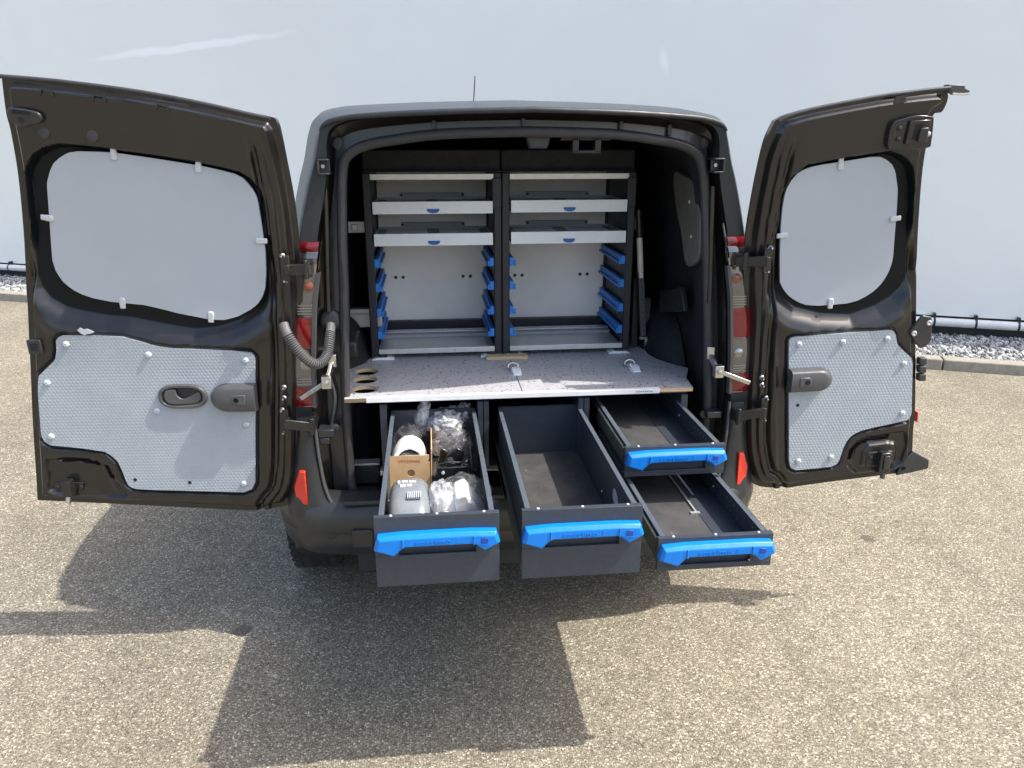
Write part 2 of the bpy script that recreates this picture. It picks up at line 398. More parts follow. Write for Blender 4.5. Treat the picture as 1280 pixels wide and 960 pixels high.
# ------------------------------------------------------------------ the setting: yard, kerb, gravel, hall
GZ = .09
gb = MB()
gx = list(np.linspace(-150, 150, 31)); gy = list(np.linspace(-60, 240, 31))
ids = gb.pts([(x, y, 0) for y in gy for x in gx])
for j in range(30):
    for i in range(30): gb.face((ids[j*31+i], ids[j*31+i+1], ids[(j+1)*31+i+1], ids[(j+1)*31+i]))
ground = gb.build('ground', M['ground'], None, None, loc=(0, 0, GZ))
tag(ground, 'pale exposed-aggregate asphalt of the yard', kind='structure')

WALL_ROT = atan2(-.3909, .9204)
WALL_LOC = (-5.981, 8.448, GZ)
def rot_thing(name, label, cat=None, kind=None):
    t = thing(name, WALL_LOC, label, cat, kind=kind); t.rotation_euler = (0, 0, WALL_ROT); return t
hall = rot_thing('hall_building', 'large smooth pale blue-white hall wall behind the van', 'building')
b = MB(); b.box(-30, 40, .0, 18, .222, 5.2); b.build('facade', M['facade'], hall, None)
b = MB(); b.box(-29.9, 39.9, .06, 17.9, -.2, .220); b.build('plinth', M['plinth'], hall, None)
b = MB(); b.box(-30.05, 40.05, -.05, 18.05, 5.2, 5.28); b.build('roof_edge', M['alu'], hall, None, bevel=.01)
b = MB(); b.cyl((-30, -.05, .172), (40, -.05, .172), .040, 20); pipe = b.build('base_rail', M['pipe'], hall, 40)
bb = MB(); bb.cyl((-.009, -.05, .172), (.009, -.05, .172), .0425, 20); bb.box(-.010, .010, -.055, .0, .205, .250)
bme = bb.mesh('bracket', M['dark_steel'], 40)
for k in range(-4, 62):
    link('bracket', bme, pipe, (.225+.344*k, 0, 0)) if -2 <= k <= 45 else None

# kerb: bed with stones one metre long
kb = MB(); kb.box(-30, 40, -1.12, -1.02, -.15, -.02)
kerb = tag(kb.build('kerb', M['concrete'], None, None, loc=WALL_LOC, rot=(0, 0, WALL_ROT)), 'low grey concrete kerb along the gravel strip', kind='structure')
ks = MB(); ks.box(-.494, .494, -1.14, -1.0, -.10, .088)
kme = ks.mesh('kerb_stone', M['concrete'], None)
rnd = random.Random(4)
for k in range(-6, 22):
    o = link('kerb_stone', kme, kerb, (k+.62, rnd.uniform(-.003, .003), rnd.uniform(-.003, .003)), (0, 0, rnd.uniform(-.002, .002)))
    m_ = o.modifiers.new('bevel', 'BEVEL'); m_.width = .010; m_.segments = 2
gbed = MB(); gbed.box(-30, 40, -1.0, .05, -.1, .035)
tag(gbed.build('gravel_bed', M['gravel'], None, None, loc=WALL_LOC, rot=(0, 0, WALL_ROT)), 'gravel strip along the foot of the hall', kind='structure')
# loose stones on the strip (uncountable)
def stones(ranges, seed):
    r = np.random.default_rng(seed)
    ico = np.array([(0,0,1),(.894,0,.447),(.276,.851,.447),(-.724,.526,.447),(-.724,-.526,.447),(.276,-.851,.447),(.724,.526,-.447),(-.276,.851,-.447),(-.894,0,-.447),(-.276,-.851,-.447),(.724,-.526,-.447),(0,0,-1)])
    fc = np.array([(0,1,2),(0,2,3),(0,3,4),(0,4,5),(0,5,1),(1,6,2),(2,7,3),(3,8,4),(4,9,5),(5,10,1),(6,7,2),(7,8,3),(8,9,4),(9,10,5),(10,6,1),(11,7,6),(11,8,7),(11,9,8),(11,10,9),(11,6,10)])
    V = []; F = []; base = 0
    for s0, s1, n in ranges:
        for k in range(n):
            c = np.array([r.uniform(s0, s1), r.uniform(-.99, -.01), .035+r.uniform(0, .022)])
            sz = r.uniform(.010, .025); sc = sz*r.uniform(.6, 1.25, 3); A = ico*sc*r.uniform(.78, 1.15, (12, 1))
            q = r.normal(size=4); q /= np.linalg.norm(q); R_ = np.array(Matrix(((1-2*(q[2]**2+q[3]**2), 2*(q[1]*q[2]-q[0]*q[3]), 2*(q[1]*q[3]+q[0]*q[2])),(2*(q[1]*q[2]+q[0]*q[3]), 1-2*(q[1]**2+q[3]**2), 2*(q[2]*q[3]-q[0]*q[1])),(2*(q[1]*q[3]-q[0]*q[2]), 2*(q[2]*q[3]+q[0]*q[1]), 1-2*(q[1]**2+q[2]**2)))))
            V.append(A@R_.T+c); F.append(fc+base); base += 12
    V = np.concatenate(V); F = np.concatenate(F)
    me = bpy.data.meshes.new('gravel'); me.vertices.add(len(V)); me.vertices.foreach_set('co', V.ravel())
    me.loops.add(F.size); me.loops.foreach_set('vertex_index', F.ravel().astype(np.int32))
    me.polygons.add(len(F)); me.polygons.foreach_set('loop_start', np.arange(0, F.size, 3, dtype=np.int32)); 
    me.update(calc_edges=True); me.materials.append(M['gravel']); return me
go = link('gravel', stones([(-2.5, 2.5, 5200), (9.0, 14.5, 9000), (2.5, 9.0, 1200)], 3), None, WALL_LOC, (0, 0, WALL_ROT))
tag(go, 'loose pale limestone gravel between kerb and hall wall', kind='stuff')

# outlines of the two doors: (distance from the hinge line, height) in metres
D = {
'L_top': [(0.681,2.043),(0.573,2.035),(0.470,2.025),(0.298,2.003),(0.137,1.974),(0.003,1.944),(-0.054,1.933)],
'L_hinge': [(-0.054,1.933),(-0.066,1.914),(-0.076,1.802),(-0.084,1.684),(-0.084,1.576),(-0.081,1.485),(-0.079,1.420),(-0.060,1.155),(-0.043,0.970),(-0.023,0.776),(0.004,0.680),(0.045,0.626)],
'L_bot': [(0.886,0.679),(0.649,0.660),(0.384,0.638),(0.135,0.619),(0.045,0.626)],
'L_free': [(0.681,2.043),(0.697,1.947),(0.699,1.893),(0.713,1.766),(0.745,1.582),(0.777,1.426),(0.785,1.377),(0.815,1.212),(0.848,0.987),(0.871,0.798),(0.886,0.679)],
'L_recess': [(0.674,1.766),(0.657,1.796),(0.634,1.823),(0.602,1.841),(0.564,1.850),(0.501,1.847),(0.426,1.838),(0.302,1.820),(0.168,1.798),(0.063,1.773),(0.035,1.755),(0.017,1.730),(0.010,1.696),(0.010,1.654),(0.013,1.562),(0.024,1.458),(0.038,1.404),(0.056,1.377),(0.077,1.351),(0.132,1.317),(0.201,1.296),(0.275,1.289),(0.349,1.303),(0.411,1.317),(0.469,1.331),(0.540,1.338),(0.618,1.354),(0.664,1.368),(0.704,1.397),(0.719,1.428),(0.725,1.464),(0.703,1.582),(0.689,1.676)],
'L_blank': [(0.628,1.746),(0.610,1.782),(0.593,1.805),(0.571,1.821),(0.545,1.834),(0.517,1.838),(0.427,1.836),(0.303,1.818),(0.169,1.796),(0.085,1.777),(0.057,1.765),(0.039,1.744),(0.028,1.725),(0.019,1.699),(0.017,1.624),(0.016,1.539),(0.022,1.473),(0.031,1.419),(0.045,1.387),(0.063,1.364),(0.085,1.348),(0.129,1.325),(0.173,1.314),(0.216,1.315),(0.262,1.326),(0.313,1.337),(0.358,1.351),(0.399,1.362),(0.435,1.371),(0.473,1.375),(0.507,1.377),(0.546,1.382),(0.577,1.393),(0.616,1.409),(0.637,1.428),(0.654,1.448),(0.666,1.479),(0.669,1.512),(0.660,1.567),(0.643,1.663)],
'L_trim': [(0.696,1.267),(0.707,1.255),(0.712,1.219),(0.723,1.189),(0.785,1.136),(0.797,1.078),(0.813,0.930),(0.804,0.902),(0.784,0.892),(0.709,0.884),(0.633,0.874),(0.610,0.865),(0.593,0.850),(0.578,0.829),(0.570,0.802),(0.560,0.752),(0.554,0.739),(0.542,0.730),(0.516,0.725),(0.347,0.716),(0.172,0.706),(0.143,0.717),(0.130,0.741),(0.087,1.183),(0.090,1.196),(0.099,1.207),(0.127,1.213),(0.222,1.216),(0.310,1.221),(0.346,1.223),(0.378,1.228),(0.410,1.236),(0.441,1.248),(0.470,1.256),(0.496,1.265),(0.543,1.268),(0.592,1.271),(0.682,1.273)],
'L_clips': [(0.415,1.829),(0.178,1.793),(0.650,1.644),(0.025,1.570),(0.483,1.376),(0.214,1.326)],
'L_screws': [(0.677,1.243),(0.425,1.204),(0.118,1.180),(0.761,1.113),(0.780,0.926),(0.138,0.956),(0.166,0.739),(0.424,1.010)],
'L_holes': [(0.530,0.763),(0.349,0.748)],
'L_handle': [(0.409,1.063),(0.256,1.060),(0.329,1.100),(0.339,1.020)],
'L_cover': [(0.238,1.057),(0.098,1.099),(0.107,1.010)],
'L_latch': [(0.755,0.765),(0.771,0.700),(0.797,0.752),(0.723,0.750)],
'L_slot1': [(0.769,0.839),(0.709,0.835),(0.665,0.828),(0.651,0.822)],
'L_slot2': [(0.621,0.806),(0.611,0.771)],
'L_toplock': [(0.658,1.954),(0.666,1.924),(0.587,1.945),(0.599,1.920),(0.622,1.941)],
'L_plugs': [(0.591,1.889),(0.457,1.880)],
'L_side': [(0.775,1.236)],
'L_hinges': [(-0.051,1.485),(0.008,0.953),(0.005,1.047),(0.002,1.084)],
'L_tape': [(0.631,1.293),(0.613,1.282),(0.585,1.285)],
'R_top': [(0.475,2.026),(0.409,2.020),(0.333,2.011),(0.257,2.001),(0.090,1.971),(-0.006,1.947),(-0.043,1.928)],
'R_free': [(0.475,2.026),(0.495,1.998),(0.488,1.955),(0.463,1.947),(0.462,1.887),(0.471,1.781),(0.495,1.636),(0.527,1.467),(0.563,1.294),(0.586,1.165),(0.610,1.015),(0.626,0.901),(0.629,0.845),(0.638,0.765),(0.640,0.717),(0.586,0.667)],
'R_bot': [(0.586,0.667),(0.462,0.653),(0.320,0.637),(0.227,0.625),(0.134,0.613),(0.076,0.618)],
'R_hinge': [(-0.043,1.928),(-0.061,1.872),(-0.070,1.782),(-0.075,1.679),(-0.077,1.573),(-0.071,1.472),(-0.060,1.389),(-0.044,1.255),(-0.034,1.044),(-0.020,0.835),(0.005,0.716),(0.035,0.645),(0.076,0.618)],
'R_recess': [(0.024,1.598),(0.021,1.696),(0.036,1.752),(0.078,1.787),(0.174,1.804),(0.282,1.821),(0.333,1.828),(0.367,1.818),(0.397,1.801),(0.416,1.781),(0.439,1.718),(0.455,1.643),(0.471,1.553),(0.494,1.443),(0.489,1.412),(0.476,1.381),(0.453,1.353),(0.408,1.322),(0.324,1.291),(0.217,1.298),(0.125,1.322),(0.066,1.363),(0.050,1.385),(0.040,1.472)],
'R_blank': [(0.037,1.499),(0.025,1.598),(0.021,1.653),(0.021,1.695),(0.025,1.722),(0.037,1.749),(0.053,1.769),(0.079,1.784),(0.126,1.794),(0.175,1.801),(0.284,1.818),(0.312,1.818),(0.335,1.809),(0.357,1.794),(0.372,1.774),(0.394,1.718),(0.406,1.656),(0.415,1.596),(0.431,1.485),(0.429,1.454),(0.422,1.425),(0.408,1.396),(0.389,1.373),(0.365,1.354),(0.335,1.337),(0.291,1.326),(0.248,1.324),(0.204,1.321),(0.159,1.323),(0.127,1.334),(0.103,1.348),(0.083,1.363),(0.068,1.380),(0.052,1.405)],
'R_trim': [(0.106,1.199),(0.108,1.207),(0.118,1.213),(0.286,1.223),(0.459,1.234),(0.474,1.231),(0.486,1.216),(0.498,1.181),(0.519,1.161),(0.560,1.128),(0.566,1.109),(0.592,0.920),(0.589,0.905),(0.579,0.891),(0.497,0.876),(0.424,0.860),(0.399,0.850),(0.379,0.838),(0.364,0.816),(0.354,0.788),(0.346,0.743),(0.339,0.727),(0.326,0.717),(0.263,0.710),(0.189,0.705),(0.175,0.709),(0.165,0.717),(0.156,0.743)],
'R_clips': [(0.187,1.794),(0.406,1.620),(0.035,1.566),(0.240,1.330)],
'R_screws': [(0.142,1.186),(0.299,1.192),(0.457,1.202),(0.533,1.109),(0.556,0.921),(0.312,0.754),(0.190,0.741)],
'R_holes': [(0.164,0.959)],
'R_cover': [(0.268,1.060),(0.121,1.095),(0.130,1.014)],
'R_latch': [(0.506,0.714),(0.418,0.799),(0.560,0.796),(0.580,0.667),(0.419,0.786)],
'R_slot': [(0.386,0.742),(0.394,0.774),(0.417,0.802),(0.446,0.814),(0.484,0.820),(0.520,0.825)],
'R_toplock': [(0.309,1.924),(0.438,1.934),(0.458,1.840),(0.324,1.845),(0.367,1.929),(0.418,1.881)],
'R_brk': [(0.525,1.225),(0.565,1.285),(0.601,1.276),(0.620,1.182),(0.588,1.165),(0.568,1.180)],
'R_stop': [(0.592,1.126),(0.613,1.123),(0.628,1.036),(0.610,1.036)],
'R_tab': [(0.586,0.667),(0.598,0.709),(0.640,0.756),(0.670,0.739),(0.712,0.716),(0.718,0.680),(0.650,0.672)],
'R_trimtop': [(0.475,2.026),(0.536,2.028),(0.553,2.004),(0.503,2.001)],
'R_hinges': [(-0.020,1.480),(0.038,0.940),(0.023,1.064),(0.026,1.037)],
'R_dark': [(0.324,1.987),(0.308,1.929)],
}
# ------------------------------------------------------------------ the van
van = thing('cargo_van', (0, 0, 0), 'dark grey cargo van with both rear doors swung open', 'van')
XC = .03
def lt(z): return max(0, (z-1.13)/.85)**1.5
def lb(z): return .022*lt(z)
def bow(x, z): return -.105*lt(z)*max(0, 1-(abs(x-XC)/.62)**2)
O_ = [(.815,.50),(.82,.90),(.812,1.13),(.793,1.35),(.757,1.55),(.715,1.72),(.690,1.80),(.672,1.872),(.648,1.917),(.592,1.936),(.50,1.945),(.29,1.955),(0,1.962)]
R1_ = [(.742,.50),(.745,.90),(.738,1.13),(.718,1.35),(.688,1.55),(.655,1.70),(.640,1.79),(.636,1.862),(.620,1.903),(.572,1.925),(.48,1.937),(.28,1.949),(0,1.955)]
SL = [(.634,.60),(.636,.90),(.629,1.13),(.618,1.35),(.612,1.55),(.604,1.70),(.598,1.765),(.586,1.81),(.555,1.838),(.51,1.855),(.44,1.868),(.27,1.888),(0,1.895)]
SR = [(.678,.60),(.680,.90),(.666,1.13),(.648,1.35),(.630,1.55),(.615,1.70),(.605,1.765),(.588,1.81),(.555,1.838),(.51,1.855),(.44,1.868),(.27,1.888),(0,1.895)]
def ring(L, R, Y, sub=5, grow=0.0, dz=0.0):
    l = cr(L, sub); r = cr(R, sub)
    P = [(XC-x-grow, z+dz) for x, z in l] + [(XC+x+grow, z+dz) for x, z in r[::-1][1:]]
    return [(x, Y(z)+bow(x, z) if callable(Y) else Y, z) for x, z in P]
def interp(A, B, t): return [(a[0]*(1-t)+b[0]*t, a[1]*(1-t)+b[1]*t) for a, b in zip(A, B)]
# outer skin: sections from the rear frame to the nose
def section(Y, sx, zt, zb=.42):
    k = [(x*sx, zb+(z-.50)*(zt-zb)/(1.962-.50)) for x, z in O_]
    return ring(k, k, Y)
M['jamb'] = wear(mat('satin_pillar_paint', (.016, .020, .024), .42, .1, .4, .2), 40, .12, .08)
b = MB().use(M['paint_out'])
def inset(L, d): return [(x-d*min(1, max(0, (1.93-z)/.06)), z) for x, z in L]
OE = inset(O_, .013)
secs = [ring(OE, OE, lambda z: -.022+lb(z)), ring(inset(O_, .006), inset(O_, .006), lambda z: -.012+lb(z)), ring(O_, O_, lambda z: .012+lb(z), dz=.002)]
for Y, sx, zt in ((.14,1.055,1.985),(.45,1.09,2.010),(1.0,1.10,2.022),(2.0,1.10,2.022),(2.7,1.08,2.0),(3.05,1.06,1.93),(3.45,1.06,1.46),(3.62,1.06,1.31),(4.05,1.04,1.20),(4.3,.96,1.02),(4.38,.86,.8)):
    secs.append(section(Y, sx, zt))
b.loft(secs, closed=False)
b.face([len(b.v)-len(secs[0])+k for k in range(len(secs[0]))])
# rear pillars' back faces, then the stepped jamb up to the seal
y0 = lambda z: -.020+lb(z)
b.use(M['jamb'])
b.loft([ring(OE, OE, lambda z: -.022+lb(z)), ring(R1_, R1_, lambda z: -.016+lb(z))], closed=False)
b.use(M['paint_in'])
b.loft([ring(R1_, R1_, lambda z: -.016+lb(z)), ring([(x-.004, z-.003) for x, z in R1_], [(x-.004, z-.003) for x, z in R1_], lambda z: .040+lb(z)),
        ring(interp(R1_, SL, .35), interp(R1_, SR, .35), lambda z: .060+lb(z))], closed=False)
b.use(M['channel'])
b.loft([ring(interp(R1_, SL, .35), interp(R1_, SR, .35), lambda z: .060+lb(z)),
        ring(interp(R1_, SL, .42), interp(R1_, SR, .42), lambda z: .050+lb(z)),
        ring(interp(R1_, SL, .80), interp(R1_, SR, .80), lambda z: .048+lb(z)),
        ring(SL, SR, lambda z: .044+lb(z))], closed=False)
b.use(M['lining'])
b.loft([ring(SL, SR, lambda z: .044+lb(z)), ring(SL, SR, lambda z: .14+lb(z)), ring([(x+.03, z+.015) for x, z in SL], [(x+.03, z+.015) for x, z in SR], .30), ring([(x+.03, z+.015) for x, z in SL], [(x+.03, z+.015) for x, z in SR], 1.40)], closed=False)
body = b.build('body', None, van, 32)
# rubber seal round the opening
sp = [(x, .036+lb(z)+bow(x, z), z) for x, _, z in ring(SL, SR, 0)]
corner = lambda s, w0: [(XC+s*(w0-.004), .036, .64), (XC+s*(w0-.022), .034, .608), (XC+s*(w0-.06), .030, .590), (XC+s*(w0-.12), .030, .583)]
sp = corner(-1, .634)[::-1] + [p for p in sp if p[2] > .66] + corner(1, .678)
b = MB(); b.tube(sp, .0165, 12, closed=True); b.build('door_seal', M['seal'], van, 60)
b = MB(); b.tube([(x*1.0, y-.012, z) for x, y, z in [p for p in sp if p[2] > .62]], .006, 6); b.build('seal_lip', M['rubber'], van, 60)
# small ribs in the channel under the roof edge
for x in (-.30, -.02, .30, .47):
    MB().obox((XC+x, .055+bow(XC+x, 1.9)+.02, 1.918-.08*x*x), (.007, 0, 0), (0, .02, 0), (0, 0, .018)).build('channel_rib', M['plastic'], van, 30, bevel=.003)
# roof edge trim lip over the opening
tp = [p for p in ring([(x-.006, z-.004) for x, z in O_], [(x-.006, z-.004) for x, z in O_], lambda z: -.026+lb(z)) if p[2] > 1.895]
b = MB(); b.tube([(p[0], p[1]-.004, p[2]) for p in tp], [.009*min(1, .25+min(k, len(tp)-1-k)/5) for k in range(len(tp))], 8); b.build('roof_edge_lip', M['plastic'], van, 50)
# lower sill across the opening
b = MB(); b.box(-.74, .79, -.03, .07, .47, .572).box(-.66, .72, .07, .40, .50, .590)
b.box(-.815, -.60, -.008, .03, .45, .66).box(.665, .86, -.008, .03, .45, .66)
b.build('sill', M['paint_in'], van, 30, bevel=.008)
b = MB(); b.box(-.60, .67, .30, 1.4, .575, .615); b.build('cargo_floor', M['lining'], van)
# bulkhead behind the seats
b = MB(); b.prism([(p[0], p[2]) for p in ring([(x+.03, z+.015) for x, z in SL], [(x+.03, z+.015) for x, z in SR], 0)], lambda p, q, d: (p, d, q), 1.40, 1.43)
for z in (1.0, 1.25, 1.5, 1.75): b.box(-.60, .64, 1.385, 1.40, z, z+.03)
b.build('bulkhead', M['lining'], van, 30, bevel=.004)
# wheel arches inside
for sx, x0 in ((-1, -.67), (1, .72)):
    b = MB(); prof = [(0.0, .0)]
    loops = []
    for k in range(9):
        a = k/8*pi/2; loops.append([(x0-sx*.17*sin(a)*1.0, .62+.36*cos(a)*cos(t), .62+.55*cos(a)*sin(t)+.03) for t in np.linspace(0, pi, 17)])
    b.loft(loops, False); b.build('wheel_arch', M['lining'], van, 50)
# inner rear corner panels, right side: bare painted sheet and black trim
pan = [(.43,1.745),(.313,1.745),(.145,1.70),(.075,1.535),(.09,1.462),(.20,1.428),(.285,1.535),(.38,1.63)]
b = MB(); b.prism(cr(pan, 4, True), lambda p, q, d: (.645+d+.02*(q-1.4), p, q), 0, .02); cp = b.build('corner_panel', M['beige'], van, 30, bevel=.004)
for y, z in ((.215,1.655),(.165,1.535)):
    MB().rev([(.006,0),(.006,.003),(.003,.004)], (.645+.02*(z-1.4), y, z), (-1,0,0), 10).build('panel_pin', M['clip'], cp)
b = MB(); b.prism([(.52,1.18),(.21,1.25),(.27,1.335),(.43,1.29),(.54,1.27)], lambda p, q, d: (.655+d, p, q), 0, .02); b.build('side_trim', M['bumper'], van, 30, bevel=.004)
b = MB(); b.box(.575,.645,.62,.66,1.10,1.22); b.box(.58,.64,.612,.62,1.205,1.215); b.build('wall_box', M['grey_plastic'], van, 30, bevel=.003)
b = MB(); b.box(-.645,-.50,.60,.64,1.128,1.205); b.box(-.645,-.50,.594,.60,1.183,1.187); wb = b.build('wall_box', M['alu'], van, 30, bevel=.002)
b = MB(); b.box(-.66,-.53,.60,.63,1.515,1.560); b.box(-.60,-.575,.585,.60,1.525,1.55); b.build('wall_rail', M['alu'], van, 30, bevel=.002)
b = MB(); b.box(-.652,-.585,.35,.55,1.06,1.13); b.build('side_trim', M['plastic'], van, 30, bevel=.01)
# lock strikers under the inner roof edge
b = MB(); b.prism([(-.045,.03),(.045,.03),(.028,-.025),(-.028,-.025)], lambda p, q, d: (.062+p, -.02+d, 1.868+q), 0, .05); b.build('lamp_housing', M['plastic'], van, 30, bevel=.005)
b = MB(); b.box(.135,.30,-.01,.02,1.868,1.880).box(.172,.192,-.02,.02,1.83,1.872).box(.245,.265,-.02,.02,1.83,1.872).box(.172,.265,-.02,-.01,1.828,1.838)
b.build('lock_striker', M['dark_steel'], van, 30, bevel=.003)
# bits on the jamb: blanking plugs, check brackets
def jamb_y(z): return .045+lb(z)
for x, z in ((-.575,1.858),(.632,1.858)):
    MB().rev([(.020,0),(.019,.006),(.012,.008),(0,.008)], (x, jamb_y(z)+.006, z), (0,-1,0), 20).build('blanking_plug', M['rubber'], van, 40)
for x, s in ((-.618,-1),(.660,1)):
    b = MB(); b.box(x-.018, x+.018, -.035, .045, 1.765, 1.771).box(x-.018, x+.018, -.035, .045, 1.807, 1.813).box(x+.015*s-.003, x+.015*s+.003, -.035, .045, 1.765, 1.813).box(x-.018, x+.018, .0, .006, 1.765, 1.813)
    bk = b.build('bump_stop_bracket', M['plastic'], van, 30, bevel=.002)
    MB().rev([(.006,0),(.006,.006),(0,.006)], (x-.004, -.001, 1.79), (0,-1,0), 8).build('bolt', M['steel'], bk, 30)
    b = MB(); b.tube(cr([(x+.006*s, .03, 1.72),(x+.010*s, .028, 1.6),(x+.018*s, .026, 1.45),(x+.022*s, .024, 1.32)], 6), .010, 8); b.build('drain_channel', M['paint_in'], van, 50)
b = MB(); b.tube(cr([(.70,.0,1.60),(.705,-.012,1.56),(.712,-.016,1.53),(.716,-.006,1.50)],5), .0035, 6); b.build('cable_tie', M['grey_plastic'], van, 50)

# tail lamps: a vertical strip on each rear corner
def tail(sx):
    def row(z, a, bq, out):
        # strip from the pillar's back face round the corner; a,b fractions across
        xo = np.interp(z, [p[1] for p in O_], [p[0] for p in O_]); y = -.020+lb(z)
        P = [(xo-.078, y-out), (xo-.05, y-out*1.05), (xo-.022, y+.004-out*.8), (xo+.010, y+.012-out*.2), (xo+.026+out*.6, y+.05), (xo+.036+out*.6, y+.10)]
        return [(XC+sx*x, yy, z) for x, yy in P]
    t = MB(); zs = np.linspace(1.00, 1.555, 24)
    t.loft([row(z, 0, 1, .004) for z in zs], False)
    t.loft([[(XC+sx*(abs(p[0]-XC)-.004), p[1]+.03, p[2]) for p in row(z, 0, 1, .004)] for z in zs], False)
    base = t.build('tail_lamp', M['chrome'], van, 50)
    for z0, z1, m_, nm in ((1.525,1.556,'red','red_lens'),(1.485,1.522,'clear','clear_lens'),(1.315,1.455,'clear','clear_lens'),(1.205,1.312,'red','red_lens'),(1.075,1.202,'clear','clear_lens'),(1.005,1.072,'red','red_lens')):
        s_ = MB(); rows = [row(z, 0, 1, .012+.004*sin(pi*(z-z0)/(z1-z0))) for z in np.linspace(z0, z1, 8)]
        s_.loft(rows, False); s_.loft([row(z0,0,1,.003), rows[0]], False); s_.loft([rows[-1], row(z1,0,1,.003)], False)
        s_.build(nm, M[m_], base, 40)
    # bulb reflector bowls behind the lens and lens flutes
    for z in (1.415, 1.15):
        xo = np.interp(z, [p[1] for p in O_], [p[0] for p in O_]); y = -.020+lb(z)
        MB().rev([(.016,.0),(.017,.003),(.012,.005),(.006,.007),(0,.008)], (XC+sx*(xo-.060), y-.014, z), (0,-1,0), 18).build('bulb_bowl', M['amber' if z > 1.4 else 'chrome'], base, 40)
    for k in range(7):
        z = 1.325+k*.009 if k < 4 else 1.085+(k-4)*.009
        xo = np.interp(z, [p[1] for p in O_], [p[0] for p in O_])
        MB().obox((XC+sx*(xo-.056), -.034+lb(z), z), (.024,0,0), (0,.003,0), (0,0,.0016)).build('lens_flute', M['chrome'], base)
    b = MB(); zz = np.linspace(1.0, 1.46, 12)
    b.loft([[(XC+sx*(np.interp(z,[p[1] for p in O_],[p[0] for p in O_])-q), -.020+lb(z)-dy, z) for q, dy in ((.077,.0),(.079,.018),(.090,.020),(.093,.0))] for z in zz], False)
    b.build('lamp_trim', M['grey_plastic'], base, 40)
tail(-1); tail(1)

# rear bumper: a swept plastic moulding with raised corners
path = cr([(-.935,.80),(-.935,.30),(-.905,.10),(-.84,-.02),(-.72,-.085),(-.45,-.115),(0,-.125),(.45,-.115),(.72,-.085),(.84,-.02),(.905,.10),(.935,.30),(.935,.80)], 6)
prof = [(-.11,.665),(-.06,.668),(-.02,.655),(.0,.625),(.008,.58),(.002,.545),(-.008,.54),(-.004,.51),(-.012,.475),(-.03,.45),(-.08,.44)]
loops = []
for k, (x, y) in enumerate(path):
    x1, y1 = path[min(k+1, len(path)-1)]; x0, y0_ = path[max(k-1, 0)]; t = Vector((x1-x0, y1-y0_)).normalized(); nrm = Vector((t.y, -t.x))
    f = sstep(np.array([abs(x)]), .55, .75)[0]
    loops.append([(XC+x+nrm.x*o, y+nrm.y*o, z+.0*f) for o, z in prof])
b = MB(); b.loft(loops, False); bumper = b.build('rear_bumper', M['bumper'], van, 40)
for s in (-1, 1):
    # bumper horn climbing the rear corner
    ctr = []
    for z, xi, xo, y in ((.60,.60,.86,-.075),(.64,.685,.865,-.066),(.70,.715,.862,-.055),(.78,.728,.858,-.045),(.86,.735,.852,-.038),(.93,.738,.842,-.034),(.965,.740,.835,-.030)):
        ctr.append([(XC+s*xi, y+.05, z),(XC+s*(xi+.004), y+.006, z),(XC+s*(xi+.016), y-.004, z),(XC+s*(xi+.05), y-.002, z),(XC+s*(xo-.05), y+.012, z),(XC+s*(xo-.012), y+.045, z),(XC+s*(xo+.01), y+.13, z),(XC+s*(xo+.02), y+.35, z)])
    L = [ [tuple(p) for p in c] for c in zip(*[cr([c[j] for c in ctr], 5) for j in range(8)]) ]
    b = MB(); b.loft(L, False); b.face([len(b.v)-8+k for k in range(8)]); b.build('bumper_corner', M['bumper'], bumper, 45)
    b = MB(); b.tube(cr([(XC+s*(xi-.002), y+.004, z) for z, xi, y in ((.60,.60,-.075),(.64,.685,-.066),(.70,.715,-.055),(.78,.728,-.045),(.86,.735,-.038),(.93,.738,-.034),(.965,.740,-.030))], 5), .006, 8); b.build('lit_corner_edge', M['grey_plastic'], bumper, 50)  # lighter grey bead imitates the lit inner edge of the horn
    # red reflector
    rp = [(.040,.064),(.018,.062),(-.006,.0),(.0,-.064),(.040,-.064)]
    b = MB(); b.prism([(XC+s*(.818-p), q+.712) for p, q in rp], lambda p, q, d: (p, -.058+d+.45*max(0, abs(p-XC)-.775), q), -.006, .03)
    b.build('red_reflector', M['red_refl'], bumper, 30, bevel=.004)
    MB().rev([(.019,0),(.019,.004),(.015,.005),(.015,.0045),(0,.0045)], (XC+s*.70, -.083, .545), (s*.18,-1,0), 24).build('parking_sensor', M['bumper'], bumper, 30)
b = MB(); b.box(-.595,-.525,-.124,-.10,.505,.572); b.build('towing_eye_cover', M['bumper'], bumper, 30, bevel=.004)
b = MB(); b.box(-.62,.68,-.10,-.02,.655,.672); b.build('bumper_step', M['plastic'], bumper, 30, bevel=.005)
b = MB(); b.box(-.60,.66,.05,.55,.30,.44); b.build('underbody', M['plastic'], van, 30, bevel=.01)

# wheels (only the rear pair shows beneath the bumper)
def wheel(x, y, s):
    R_ = .335; zc = GZ+R_
    wv = .0
    b = MB(); pr = [(.21,-.09),(.30,-.098),(.325,-.085),(R_,-.06),(R_,.06),(.325,.085),(.30,.098),(.21,.09)]
    b.rev(pr, (x, y, zc), (1,0,0), 48)
    for k in range(44):
        a = 2*pi*k/44
        for o in (-.072,-.03,.03,.072):
            c = Vector((x+o, y+cos(a+.03*o*40)*(R_-.001), zc+sin(a+.03*o*40)*(R_-.001)))
            b.obox(c, (.016,0,0), (0,-sin(a)*.013,cos(a)*.013), (0,cos(a)*.004,sin(a)*.004))
    w_ = b.build('wheel', M['tyre'], van, 30)
    b = MB(); b.rev([(.205,.05),(.205,.07),(.19,.06),(.06,.075),(.0,.08)], (x, y, zc), (s,0,0), 32); b.build('rim', M['rim'], w_, 30)
